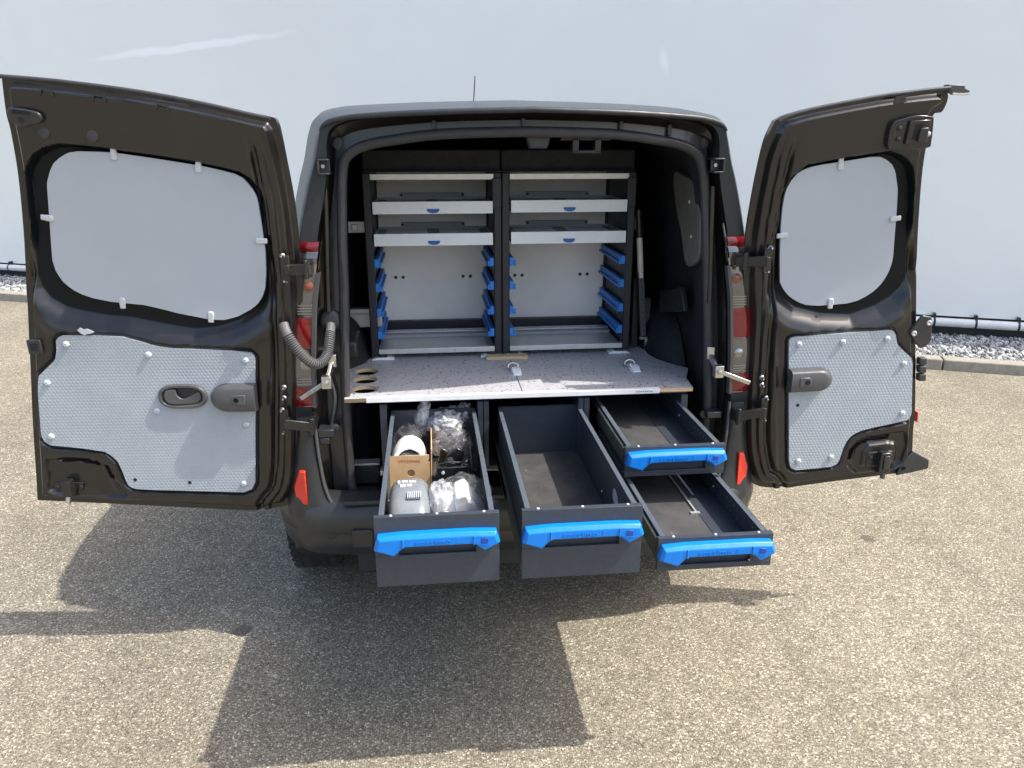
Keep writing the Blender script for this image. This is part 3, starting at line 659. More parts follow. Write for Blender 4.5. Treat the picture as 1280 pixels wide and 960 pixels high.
for s in (-1, 1):
    wheel(XC+s*.835, .58, s); wheel(XC+s*.81, 3.45, s)
    for y in (.64, 3.45):
        b = MB(); arc = [(y+.40*cos(t), GZ+.335+.40*sin(t)) for t in np.linspace(-.1, pi+.1, 26)]
        b.prism(arc, lambda p, q, d: (XC+s*(.895+d), p, q), 0, .012); b.build('wheel_arch_trim', M['plastic'], van, 30)
# aerial
b = MB(); b.tube([(-.082,1.0,2.02),(-.080,1.02,2.045),(-.074,1.03,2.135)], [.006,.0035,.0022], 8); b.build('aerial', M['plastic'], van, 40)

# ------------------------------------------------------------------ rear doors
def lean(z): return .11*max(0, (z-1.13)/.85)**1.5
class Door: pass
def door_fn(H, d, n):
    def P(u, z, w_=0.0):
        o = w_+lean(z); return (H[0]+d[0]*u+n[0]*o, H[1]+d[1]*u+n[1]*o, z)
    return P
PL = door_fn((-.79, -.06), (-.9986, .052), (-.052, -.9986))
PR = door_fn((.84, -.06), (.9986, -.052), (-.052, -.9986))
def QL(u, z, w_=0.0): return PL(.9763*u-.0115, .9767*z+.0437, w_)
def QR(u, z, w_=0.0): return PR(0.9364*u+0.0071*z-0.0348*u*u-0.0028*u*z-0.0326, 0.0717*u+0.9774*z-0.0020*u*u-0.0378*u*z+0.0423, w_)
def fitL(p): return [(.9763*u-.0115, .9767*z+.0437) for u, z in p]
def fitR(p): return [(0.9364*u+0.0071*z-0.0348*u*u-0.0028*u*z-0.0326, 0.0717*u+0.9774*z-0.0020*u*u-0.0378*u*z+0.0423) for u, z in p]
def door_mesh(side, P):
    hinge = cr(D[side+'_hinge'], 6); free = cr(D[side+'_free'], 6); top = D[side+'_top']; bot = D[side+'_bot']
    if side == 'L': top = top[::-1]; bot = bot[::-1]        # hinge -> free
    else: top = top[::-1]; bot = bot[::-1]
    top = cr(top, 5); bot = cr(bot, 5)
    hinge = hinge[::-1]; free = free[::-1]                   # bottom -> top
    nu, nz = 200, 280
    t_, b_, h_, f_ = resample(top, nu), resample(bot, nu), resample(hinge, nz), resample(free, nz)
    u = np.linspace(0, 1, nu)[None, :, None]; v = np.linspace(0, 1, nz)[:, None, None]
    G = (1-v)*b_[None]+v*t_[None]+(1-u)*h_[:, None]+u*f_[:, None]-((1-u)*(1-v)*b_[0]+u*(1-v)*b_[-1]+(1-u)*v*t_[0]+u*v*t_[-1])
    Q = G.reshape(-1, 2)
    outline = np.concatenate([b_, f_[1:], t_[::-1][1:], h_[::-1][1:-1]])
    e = -sdf(resample(np.vstack([outline, outline[:1]]), 120), Q)
    w_ = np.zeros(len(Q))
    dh = dist_line(resample(h_, 60), Q); z = Q[:, 1]
    # rolled outer flange, then the stepped strips along the hinge edge
    w_ -= .030*(1-sstep(e, .016, .036))
    tf = 1-sstep(z, 1.80, 1.90)*.999
    w_ -= .018*(1-sstep(dh, .086, .100))*tf
    w_ += .012*(sstep(dh, .050, .058)*(1-sstep(dh, .072, .080)))*tf
    rec = D[side+'_recess']; dW = sdf(rec, Q)
    bw = np.interp(z, [1.30, 1.44, 1.60], [.062, .050, .010])
    cx = np.interp(z, [1.2, 1.9], [1, 1])
    w_ -= .036*(1-sstep(dW, 0, bw))
    # soft swage that follows the lower edge of the window
    w_ += .010*np.exp(-((dW-.085)/.022)**2)*(1-sstep(z, 1.36, 1.50))*sstep(e, .03, .08)
    tr = D[side+'_trim']; dT = sdf(tr, Q)
    w_ -= .011*(1-sstep(dT, .006, .016))
    w_ += .004*np.exp(-((dT-.050)/.008)**2)*(1-sstep(z, 1.15, 1.22))*sstep(e, .04, .07)
    if side == 'L': pk = [(.845,.812),(.74,.812),(.685,.803),(.648,.783),(.630,.73),(.598,.672),(.70,.668),(.80,.676),(.852,.70)]
    else: pk = [(.452,.672),(.452,.73),(.478,.762),(.51,.776),(.60,.785),(.668,.792),(.682,.74),(.67,.668),(.62,.638),(.50,.632)]
    dP = sdf((fitL if side == 'L' else fitR)(pk), Q); w_ -= .014*(1-sstep(dP, -.004, .012))
    if side == 'R':
        dB = sdf(fitR([(.508,.665),(.508,.725),(.525,.745),(.60,.752),(.632,.745),(.642,.72),(.642,.66)]), Q); w_ += .012*(1-sstep(dB, -.004, .010))
    # stamped slots
    for sl, r_ in ((D['L_slot1'], .006), (D['L_slot2'], .006)) if side == 'L' else ((D['R_slot'], .006),):
        w_ -= .016*(1-sstep(dist_line(sl, Q), r_-.002, r_+.004))
    top_n = sstep(z, 1.86, 1.90)
    b = MB().use(M['paint_in']); b.use(M['paint_out']); tf = None
    ids = np.array(b.pts([P(q[0], q[1], ww) for q, ww in zip(Q, w_)])).reshape(nz, nu)
    for j in range(nz-1):
        for i in range(nu-1):
            b.cur = 0
            b.face((ids[j, i], ids[j, i+1], ids[j+1, i+1], ids[j+1, i]))
    # outer skin and the edge between
    b.cur = 0
    oi = list(range(0, nu-1, 10))+[nu-1]; oj = list(range(0, nz-1, 10))+[nz-1]
    rim_ = [(0, i) for i in range(nu)]+[(j, nu-1) for j in range(1, nz)]+[(nz-1, i) for i in range(nu-2, -1, -1)]+[(j, 0) for j in range(nz-2, 0, -1)]
    E0 = [ids[j, i] for j, i in rim_]; Ee = b.pts([P(*G[j, i], -.060) for j, i in rim_])
    b.cur = 0
    for k in range(len(rim_)):
        k2 = (k+1) % len(rim_); b.face((E0[k], E0[k2], Ee[k2], Ee[k]))
    b.cur = 1
    S = np.array(b.pts([P(*G[j, i], -.060-.018*sin(pi*min(1, max(0, i/(nu-1))))*sin(pi*j/(nz-1))) for j in oj for i in oi])).reshape(len(oj), len(oi))
    for j in range(len(oj)-1):
        for i in range(len(oi)-1): b.face((S[j, i], S[j+1, i], S[j+1, i+1], S[j, i+1]))
    me = b.mesh('rear_door', None, 28)
    at = me.attributes.new('border', 'FLOAT', 'POINT'); vals = np.zeros(len(me.vertices), np.float32)
    vals[ids.ravel()] = np.clip(.5-(dW-.008)*12, 0, 1); at.data.foreach_set('value', vals)
    return link('rear_door', me, van)
def plate(poly, P, w0, th, name, m_, parent, rows=46, cols=26, bevel=.003):
    poly = np.array(poly); z0, z1 = poly[:, 1].min(), poly[:, 1].max(); zs = z0+(z1-z0)*(.5-.5*np.cos(np.linspace(0.03, pi-.03, rows)))
    L = []
    for z in zs:
        xs = []
        for a, b_ in zip(poly, np.roll(poly, -1, 0)):
            if (a[1] > z) != (b_[1] > z): xs.append(a[0]+(z-a[1])*(b_[0]-a[0])/(b_[1]-a[1]))
        L.append((min(xs), max(xs)))
    b = MB(); ft = [b.pts([P(x0+(x1-x0)*k/(cols-1), z, w0) for k in range(cols)]) for (x0, x1), z in zip(L, zs)]
    for j in range(rows-1):
        for k in range(cols-1): b.face((ft[j][k], ft[j][k+1], ft[j+1][k+1], ft[j+1][k]))
    rim_ = ft[0]+[r[-1] for r in ft[1:]]+ft[-1][::-1][1:]+[r[0] for r in ft[-2:0:-1]]
    bk = b.pts([Vector(b.v[i])-Vector(P(0, 1.0, 1))*th+Vector(P(0, 1.0, 0))*th for i in rim_])
    for k in range(len(rim_)):
        k2 = (k+1) % len(rim_); b.face((rim_[k], rim_[k2], bk[k2], bk[k]))
    return b.build(name, m_, parent, 40)
screw_me = MB().rev([(.0105,0),(.0105,.003),(.008,.006),(.0035,.0075),(.0035,.004),(0,.004)], (0,0,0), (0,-1,0), 16).mesh('screw', M['clip'], 40)
def clip_at(P, u, z, du, dz, parent):
    """little bent tab from the window rim over the sheet's edge; (du,dz) points into the window"""
    b = MB(); s = Vector((-dz, du))
    pr = [(-.020,-.0085),(-.010,-.008),(-.004,-.0095),(.012,-.0095),(.017,-.006),(.017,.006),(.012,.0095),(-.004,.0095),(-.010,.008),(-.020,.0085)]
    b.prism([(u+a*du+c*s.x, z+a*dz+c*s.y) for a, c in pr], lambda p, q, d: P(p, q, d), -.018, -.008)
    b.build('window_clip', M['clip'], parent, 30, bevel=.003)
def hinge(P, u, z, sx, parent, x_body, y_body):
    """folded steel hinge: leaf bolted to the door, knuckle and arm to the pillar"""
    b = MB(); a = Vector(P(u, z, .004)); n_ = Vector(P(u, z, 1))-Vector(P(u, z, 0)); d_ = Vector(P(u+1, z, 0))-Vector(P(u, z, 0))
    b.obox(a+n_*.004, d_*.014, n_*.005, (0,0,.040))
    b.obox(a+n_*.022-d_*.012, d_*.007, n_*.020, (0,0,.015))
    tip = Vector((x_body, y_body, z)); st = a+n_*.036-d_*.015
    b.obox((st+tip)/2, (tip-st)/2, n_*.006, (0,0,.017))
    b.cyl(tip+Vector((0,0,-.030)), tip+Vector((0,0,.030)), .009, 14)
    b.obox(tip+Vector((0,.035,0)), (.010,0,0), (0,.038,0), (0,0,.022))
    h = b.build('hinge', M['dark_steel'], parent, 30, bevel=.002)
    for dz in (-.052, .052):
        MB().rev([(.009,0),(.009,.004),(.006,.008),(.003,.020),(0,.021)], P(u+.006, z+dz*.78, .004), n_, 10).build('hinge_bolt', M['steel'], parent, 30)

def fit_door(side, P, label):
    d_ = door_mesh(side, P); d_['label'] = label
    sx = -1 if side == 'L' else 1
    n_ = Vector(P(0, 1, 1))-Vector(P(0, 1, 0)); uu = Vector(P(1, 1, 0))-Vector(P(0, 1, 0))
    plate(D[side+'_blank'], P, -.014, .010, 'window_blank', M['blank'], d_)
    plate(D[side+'_trim'], P, .004, .012, 'trim_panel', M['hex'], d_, 60, 8)
    bl = np.array(D[side+'_blank']); c = bl.mean(0)
    for (u, z) in D[side+'_clips']:
        k = np.argmin(np.linalg.norm(bl-np.array((u, z)), axis=1)); a_, b_ = bl[k-1], bl[(k+1) % len(bl)]; t = (b_-a_)/np.linalg.norm(b_-a_); nn = np.array((-t[1], t[0]))
        if nn@(c-bl[k]) < 0: nn = -nn
        clip_at(P, u, z, nn[0], nn[1], d_)
    for (u, z) in D[side+'_screws']:
        link('screw', screw_me, d_, P(u, z, .004), (0, 0, 0))
    for (u, z) in D[side+'_holes']:
        MB().rev([(.006,0),(.006,.0012),(0,.0012)], P(u, z, .004), n_, 12).build('screw_hole', M['dark_hole'], d_)
    return d_, n_, uu
DL, nL_, uL_ = fit_door('L', PL, 'left rear door, the wider one, with oval inner handle')
DR, nR_, uR_ = fit_door('R', PR, 'right rear door, the narrower one, with black lock brackets')

# rounded tab cover on each trim panel
def tab_cover(P, tip, end_u, zc, h, parent):
    L = abs(tip-end_u); s = 1 if tip > end_u else -1
    out = [(end_u, zc-h/2), (end_u+s*(L-h*.62), zc-h/2)] + [(end_u+s*(L-h*.62)+s*h*.62*sin(t), zc-h/2*cos(t)) for t in np.linspace(.15, pi-.15, 14)] + [(end_u+s*(L-h*.62), zc+h/2), (end_u, zc+h/2)]
    b = MB(); loops = []
    cu = end_u+s*L*.35
    for k, (w_, sc) in enumerate(((.004,1),(.020,.985),(.034,.93),(.042,.84),(.045,.72))):
        loops.append([P(cu+(p-cu)*(sc if abs(p-end_u) > 1e-6 else 1), zc+(q-zc)*sc, w_) for p, q in out])
    b.loft(loops, True, True)
    o = b.build('lever_cover', M['grey_plastic'], parent, 40)
    out2 = [(end_u+s*.03, zc-.018), (end_u+s*.052, zc-.018)]+[(end_u+s*(.062+.016*sin(t)), zc-.018*cos(t)) for t in np.linspace(.2, pi-.2, 8)]+[(end_u+s*.052, zc+.018), (end_u+s*.03, zc+.018)]
    b = MB(); b.prism(out2, lambda p, q, d: P(p, q, d), .040, .0475); b.build('cover_inset', M['grey_plastic'], parent, 30, bevel=.003)
    MB().rev([(.0085,0),(.0085,.0015),(.007,.0016),(.007,.0),(0,.0)], P(end_u+s*.060, zc, .0475), Vector(P(0,1,1))-Vector(P(0,1,0)), 16).build('cover_hole', M['dark_hole'], parent, 30)
    return o
tab_cover(QL, .258, .105, 1.036, .096, DL)
tab_cover(QR, .322, .152, 1.032, .086, DR)
# oval inner handle of the left door
hc = (.352, 1.041)
def oval(a, b_, n=36, ex=.62):
    return [(hc[0]+a*np.sign(cos(t))*abs(cos(t))**ex, hc[1]+b_*np.sign(sin(t))*abs(sin(t))**.9) for t in np.linspace(0, 2*pi, n, endpoint=False)]
b = MB(); b.loft([[QL(u, z, w_) for u, z in oval(a, c)] for a, c, w_ in ((.081,.043,.004),(.081,.043,.012),(.077,.040,.018),(.070,.034,.018),(.066,.030,.012),(.065,.029,.005))]); b.build('handle_bezel', M['grey_plastic'], DL, 50)
b = MB(); b.prism(oval(.066,.030), lambda p, q, d: QL(p, q, d), .0045, .006); b.build('handle_cup', M['black_frit'], DL)
lev = [(.060,.0),(.055,.019),(.042,.026),(.020,.026),(.018,.010),(.008,-.004),(-.006,-.007),(-.030,.004),(-.052,.016),(-.060,.008),(-.060,-.008),(-.050,-.022),(-.028,-.027),(.030,-.027),(.052,-.018)]
b = MB(); b.prism(cr([(hc[0]+p, hc[1]+q) for p, q in lev], 3, True), lambda p, q, d: QL(p, q, d+.004*sin((p-hc[0])*20)), .007, .015); b.build('inner_handle', M['grey_plastic'], DL, 40, bevel=.003)

# hinges
hinge(QL, -.035, 1.476, -1, DL, -.690, -.07); hinge(QL, .020, .945, -1, DL, -.710, -.075)
hinge(QR, .010, 1.478, 1, DR, .760, -.07); hinge(QR, .070, .925, 1, DR, .785, -.075)
for P, pts, dd in ((PL, D['L_hinges'][2:], DL), (PR, D['R_hinges'][2:], DR)):
    nn = Vector(P(0,1,1))-Vector(P(0,1,0))
    for u, z in pts: MB().rev([(.009,0),(.009,.004),(.006,.007),(.003,.022),(0,.023)], P(u, z, .0), nn, 10).build('check_strap_bolt', M['steel'], dd, 30)

# left door: latch pin low, sealing moulding and lock socket high, plugs, tape
b = MB(); u0, z0 = .785, .705
b.prism([(u0-.045,z0+.02),(u0+.055,z0+.02),(u0+.05,z0-.012),(u0-.04,z0-.012)], lambda p, q, d: QL(p, q, d), -.013, -.009)
b.prism([(u0-.014,z0+.036),(u0+.014,z0+.036),(u0+.016,z0-.022),(u0-.016,z0-.022)], lambda p, q, d: QL(p, q, d), -.012, .022)
lt = b.build('latch_housing', M['dark_steel'], DL, 30, bevel=.003)
MB().cyl(QL(u0, z0-.020, .012), QL(u0+.004, z0-.046, .018), .0085, 12).build('latch_pin', M['steel'], DL, 40)
for du in (-.036, .044): MB().rev([(.0085,0),(.0085,.004),(.005,.006),(0,.006)], QL(u0+du, z0+.004, -.009), nL_, 8).build('latch_bolt', M['dark_steel'], DL, 30)
tl = [(.690,1.958),(.625,1.950),(.606,1.936),(.612,1.918),(.640,1.912),(.668,1.905),(.690,1.916),(.700,1.935)]
b = MB(); b.prism(cr(tl, 3, True), lambda p, q, d: QL(p, q, d), -.002, .016); b.build('lock_socket', M['bumper'], DL, 30, bevel=.004)
b = MB(); b.prism([(.684,1.953),(.634,1.947),(.634,1.938),(.684,1.942)], lambda p, q, d: QL(p, q, d), .016, .0172); b.build('socket_slot', M['dark_hole'], DL)
MB().rev([(.008,0),(.008,.0015),(0,.0015)], QL(.665,1.925,.016), nL_, 12).build('socket_hole', M['dark_hole'], DL)
for u, z in D['L_plugs']:
    MB().rev([(.017,0),(.016,.003),(.010,.005),(0,.0055)], PL(u, z, 0), nL_, 22).build('door_plug', M['rubber'], DL, 40)
b = MB(); u0, z0 = D['L_side'][0]
b.prism([(u0-.022,z0+.024),(u0+.022,z0+.024),(u0+.022,z0-.024),(u0-.022,z0-.024)], lambda p, q, d: PL(p, q, d), -.004, .010)
so_ = b.build('lock_catch', M['plastic'], DL, 30, bevel=.003)
b = MB(); b.prism([(u0-.012,z0+.013),(u0+.012,z0+.013),(u0+.012,z0-.012),(u0-.012,z0-.012)], lambda p, q, d: PL(p, q, d), .010, .0115); b.build('catch_hole', M['dark_hole'], DL)
rr = random.Random(9)
tp_ = [(.660,1.276),(.650,1.284),(.640,1.278),(.628,1.280),(.616,1.274),(.608,1.268),(.618,1.264),(.632,1.262),(.640,1.258),(.652,1.266)]
b = MB(); b.prism(tp_, lambda p, q, d: QL(p, q, d), .002, .0055); b.build('tape_scrap', M['clip'], DL, 30)
b = MB(); ed = [q for q in cr(D['L_top'], 4)]; b.tube([PL(q[0], q[1]-.004, .002) for q in ed], .006, 8); b.build('top_edge_seal', M['rubber'], DL, 50)
for u in (.56, .42, .25):
    zt = np.interp(u, [q[0] for q in D['L_top']][::-1], [q[1] for q in D['L_top']][::-1])
    b = MB(); b.prism([(u-.022, zt-.026),(u+.012, zt-.024),(u+.012, zt-.045),(u+.006, zt-.030),(u-.016, zt-.032),(u-.022, zt-.05)], lambda p, q, d: PL(p, q, d), -.004, .004); b.build('seal_tab', M['rubber'], DL, 30)

# right door: lock case high, latch low, overlap tab, side bracket
b = MB(); b.prism(cr([(.360,1.918),(.392,1.934),(.44,1.945),(.492,1.942),(.503,1.93),(.515,1.862),(.510,1.846),(.46,1.838),(.395,1.838),(.362,1.848)], 4, True), lambda p, q, d: QR(p, q, d), -.004, .018)
b.prism([(.415,1.928),(.486,1.932),(.494,1.862),(.415,1.856)], lambda p, q, d: QR(p, q, d), .018, .030)
b.build('upper_lock', M['glossy_black'], DR, 30, bevel=.005)
b = MB(); b.prism([(.436,1.918),(.462,1.920),(.462,1.872),(.432,1.870)], lambda p, q, d: QR(p, q, d), .030, .0312); b.build('lock_slot', M['dark_hole'], DR)
b = MB(); b.prism([(.452,1.906),(.480,1.908),(.484,1.866),(.450,1.864)], lambda p, q, d: QR(p, q, d), .030, .040); b.build('lock_tongue', M['bumper'], DR, 30, bevel=.003)
for u, z in ((.388,1.905),(.392,1.872),(.486,1.888)): MB().rev([(.008,0),(.008,.004),(.004,.006),(0,.006)], QR(u, z, .018 if u < .4 else .030), nR_, 8).build('lock_bolt', M['steel' if u > .4 else 'dark_steel'], DR, 30)
b = MB(); b.prism([(.355,2.003),(.395,2.008),(.392,1.982),(.352,1.978)], lambda p, q, d: QR(p, q, d), .0, .006); b.build('rubber_patch', M['rubber'], DR, 30, bevel=.003)
b = MB(); b.prism([(.535,2.040),(.600,2.040),(.605,2.030),(.624,2.024),(.626,2.016),(.572,2.010),(.552,2.018)], lambda p, q, d: QR(p, q, d), -.035, -.010); b.build('corner_seal', M['grey_plastic'], DR, 30, bevel=.004)
b = MB(); b.tube([QR(.56,2.012,-.008), QR(.60,2.011,-.008), QR(.622,2.013,-.008)], .0035, 6); b.build('seal_pin', M['steel'], DR, 50)
b = MB(); u0, z0 = .582, .690
b.prism([(u0-.060,z0+.030),(u0+.048,z0+.030),(u0+.048,z0-.030),(u0-.060,z0-.030)], lambda p, q, d: QR(p, q, d), -.012, .002)
b.prism([(u0-.020,z0+.036),(u0+.022,z0+.036),(u0+.026,z0-.050),(u0-.022,z0-.050)], lambda p, q, d: QR(p, q, d), .0, .034)
b.build('lower_latch', M['glossy_black'], DR, 30, bevel=.004)
b = MB(); b.prism([(u0-.008,z0+.026),(u0+.014,z0+.026),(u0+.016,z0-.030),(u0-.008,z0-.030)], lambda p, q, d: QR(p, q, d), .034, .040); b.build('latch_tongue', M['bumper'], DR, 30, bevel=.004)
b = MB(); b.cyl(QR(u0+.006, z0-.048, .018), QR(u0+.008, z0-.075, .018), .009, 10); b.build('latch_pin', M['grey_plastic'], DR, 30)
for du, dz in ((-.045,.006),(.036,.010),(.040,-.016)): MB().rev([(.0085,0),(.0085,.005),(.004,.007),(0,.007)], QR(u0+du, z0+dz, .002), nR_, 10).build('latch_bolt', M['dark_steel'], DR, 30)
b = MB(); b.prism([(.673,.602),(.688,.652),(.735,.700),(.768,.681),(.818,.653),(.822,.615),(.745,.606)], lambda p, q, d: QR(p, q, d-.1*(p-.673)), -.030, -.018); b.build('overlap_flange', M['bumper'], DR, 30, bevel=.004)
MB().rev([(.009,0),(.009,.002),(.006,.002),(.006,.0),(0,.0)], QR(.70,.632,-.020), nR_, 14).build('flange_hole', M['dark_hole'], DR, 30)
b = MB(); b.prism([(.610,1.196),(.650,1.258),(.692,1.250),(.712,1.160),(.700,1.140),(.672,1.128),(.648,1.146)], lambda p, q, d: QR(p, q, d-.10*max(0, p-.655)), -.006, .008); b.build('striker_bracket', M['bumper'], DR, 30, bevel=.005)
for u, z in ((.628,1.190),(.682,1.228)): MB().rev([(.010,0),(.010,.003),(.006,.005),(.003,.003),(0,.003)], QR(u, z, .008-.1*max(0,u-.655)), nR_, 12).build('bracket_screw', M['steel'], DR, 30)
b = MB()
for k in range(3): b.prism([(.682+k*.004,1.088-k*.032),(.712+k*.004,1.088-k*.032),(.716+k*.004,1.060-k*.032),(.686+k*.004,1.060-k*.032)], lambda p, q, d: QR(p, q, d), -.030, -.004)
b.build('side_buffer', M['rubber'], DR, 30, bevel=.004)
b = MB(); b.prism([(.736,.86),(.740,.86),(.744,.82),(.739,.82)], lambda p, q, d: QR(p-.008, q, d), -.05, -.03); b.build('outer_reflector', M['red_refl'], DR, 30)
b = MB(); ed = [q for q in cr(D['R_top'], 4)]; b.tube([PR(q[0], q[1]-.004, .002) for q in ed], .006, 8); b.build('top_edge_seal', M['rubber'], DR, 50)

# check straps: folding steel arms between pillar and door
def strap(a, m_, c):
    b = MB(); b.bar(a, m_, .012, .024).bar(m_, c, .010, .016); b.obox(m_, (.016,0,0), (0,.014,0), (0,0,.022)); b.obox(Vector(a)+Vector((0,.01,.012)), (.014,0,0), (0,.012,0), (0,0,.022))
    o = b.build('check_strap', M['steel'], van, 30, bevel=.002)
    MB().rev([(.009,0),(.009,.006),(.004,.008),(0,.008)], (m_[0], m_[1]-.014, m_[2]), (0,-1,0), 10).build('strap_rivet', M['steel'], o, 30)
strap((-.640,.020,1.135), (-.655,-.035,1.090), (-.742,-.060,1.042))
strap((.700,.020,1.125), (.712,-.035,1.085), (.822,-.060,1.045))
# corrugated cable conduit on the left
pth = resample(cr([(-.770,-.090,1.305),(-.758,-.108,1.277),(-.728,-.115,1.225),(-.696,-.110,1.184),(-.668,-.09,1.170),(-.646,-.055,1.188),(-.638,-.02,1.232),(-.636,.03,1.272)], 10), 150)
rad = [.0145+.0028*(1 if (k % 3) else -1) if 16 < k < 134 else .016 for k in range(150)]
b = MB(); b.tube([tuple(p) for p in pth], rad, 14); b.build('cable_conduit', M['conduit'], van, 25)
b = MB(); b.rev([(.034,0),(.034,.006),(.026,.012),(.018,.014)], (-.636,.042,1.285), (0,-1,.2), 24); b.build('conduit_grommet', M['rubber'], van, 40)
b = MB(); b.tube(cr([(-.652,.03,1.08),(-.640,.026,1.02),(-.650,.02,.95),(-.662,.02,.90)],5), .007, 8); b.build('jamb_cable', M['rubber'], van, 50)
b = MB(); b.box(-.70,-.645,-.03,.03,.885,.915).box(-.695,-.66,-.03,.02,.86,.885); b.build('corner_bracket', M['bumper'], van, 30, bevel=.004)
b = MB(); b.box(.69,.745,-.02,.03,.90,.925); b.build('corner_bracket', M['bumper'], van, 30, bevel=.004)
for x in (-.645, .69): MB().rev([(.015,0),(.014,.008),(.008,.010),(0,.010)], (x,.02,.905), (0,-1,0), 16).build('rubber_stop', M['rubber'], van, 40)
# trim in the gap left of the drawer cabinet
b = MB(); b.box(-.605,-.505,.11,.16,.716,.724); b.build('trim_bar', M['alu'], van, 30, bevel=.002)
b = MB(); b.box(-.625,-.505,.125,.16,.63,.715); b.box(-.625,-.505,.02,.125,.592,.632); b.build('corner_trim', M['plastic'], van, 30, bevel=.012)
b = MB(); b.tube([(-.555+.026*cos(t), .122, .668+.024*sin(t)) for t in np.linspace(0, pi, 14)], .004, 8); b.build('grip_ring', M['plastic'], van, 50)
b = MB(); b.box(-.655,-.60,.10,.9,.63,1.0); b.build('side_lining', M['lining'], van, 30, bevel=.01)

# ------------------------------------------------------------------ drawer cabinet under the load floor
cab = thing('drawer_cabinet', (0, 0, .72), 'slate grey steel drawer cabinet under the speckled load floor', 'cabinet')
def cbox(name, m_, *bx, parent=cab, bevel=.0015):
    b = MB()
    for q in bx: b.box(q[0], q[1], q[2], q[3], q[4]-.72, q[5]-.72)
    return b.build(name, m_, parent, 30, bevel=bevel)
for x0, x1 in ((-.487,-.463),(-.143,-.125),(-.122,-.104),(.220,.238),(.241,.260),(.600,.624)):
    cbox('divider', M['drawer'], (x0, x1, .012, .92, .735, .985))
cbox('cabinet_top', M['drawer'], (-.487, .624, .03, .92, .986, .998))
cbox('cabinet_base', M['drawer'], (-.487, .624, .02, .92, .720, .734))
cbox('cabinet_back', M['drawer'], (-.487, .624, .921, .935, .735, .985))
cbox('cross_bar', M['alu'], (-.50, .63, .05, .09, .700, .719))

# ------------------------------------------------------------------ drawers
HB = [(-.153,.018),(-.09,.022),(.09,.0225),(.152,.019),(.162,-.012),(.122,-.036),(.092,-.012),(-.084,-.0125),(-.112,-.040),(-.163,-.020)]
def make_handle(parent, zc):
    """broad plastic handle: bar between two pointed ends, bevelled round its rim"""
    b = MB(); top = lambda p, q: .0
    o1 = HB; cu, cz = 0, -.002
    def lvl(sc, y): return [(p*sc if abs(p) > .1 else p, y, zc+(q-.004)*(.80 if sc < 1 else 1)+.004) for p, q in o1]
    b.loft([lvl(1, .0), lvl(1, -.020)], True, False)
    n = len(HB); a = [len(b.v)-n+k for k in range(n)]
    inner = [(-.147,.009),(-.09,.012),(.09,.0125),(.147,.010),(.155,-.011),(.121,-.029),(.097,-.009),(-.089,-.0095),(-.112,-.033),(-.155,-.018)]
    c = b.pts([(p, -.029, zc+q) for p, q in inner])
    for k in range(n): b.face((a[k], a[(k+1) % n], c[(k+1) % n], c[k]))
    b.face(c)
    h = b.build('handle', M['blue'], parent, 25, bevel=.0018)
    for x_ in (-.088, .094): MB().obox((x_, -.0285, zc+.001), (.0022,0,0), (0,.0035,0), (0,0,.0125)).build('handle_step', M['blue'], h, 30, bevel=.001)
    b = MB(); b.box(.112,.130,-.0305,-.028,zc-.010,zc+.006); b.build('lock_button', M['blue_dark'], h, 30, bevel=.001)
    b = MB(); b.box(.110,.132,-.0312,-.0285,zc-.0125,zc-.0105); b.build('button_sill', M['blue'], h)
    t = text_obj('lettering', 'sortimo', .021, M['blue'], h, (-.012, -.0288, zc+.001), (pi/2, 0, 0), .0018, 1.12, 1.25)
    b = MB(); b.prism([(.050,.007),(.068,.007),(.064,-.006),(.046,-.006)], lambda p, q, d: (p, -.029+d, zc+q), -.001, .001); b.build('emblem', M['blue'], h)
    return h
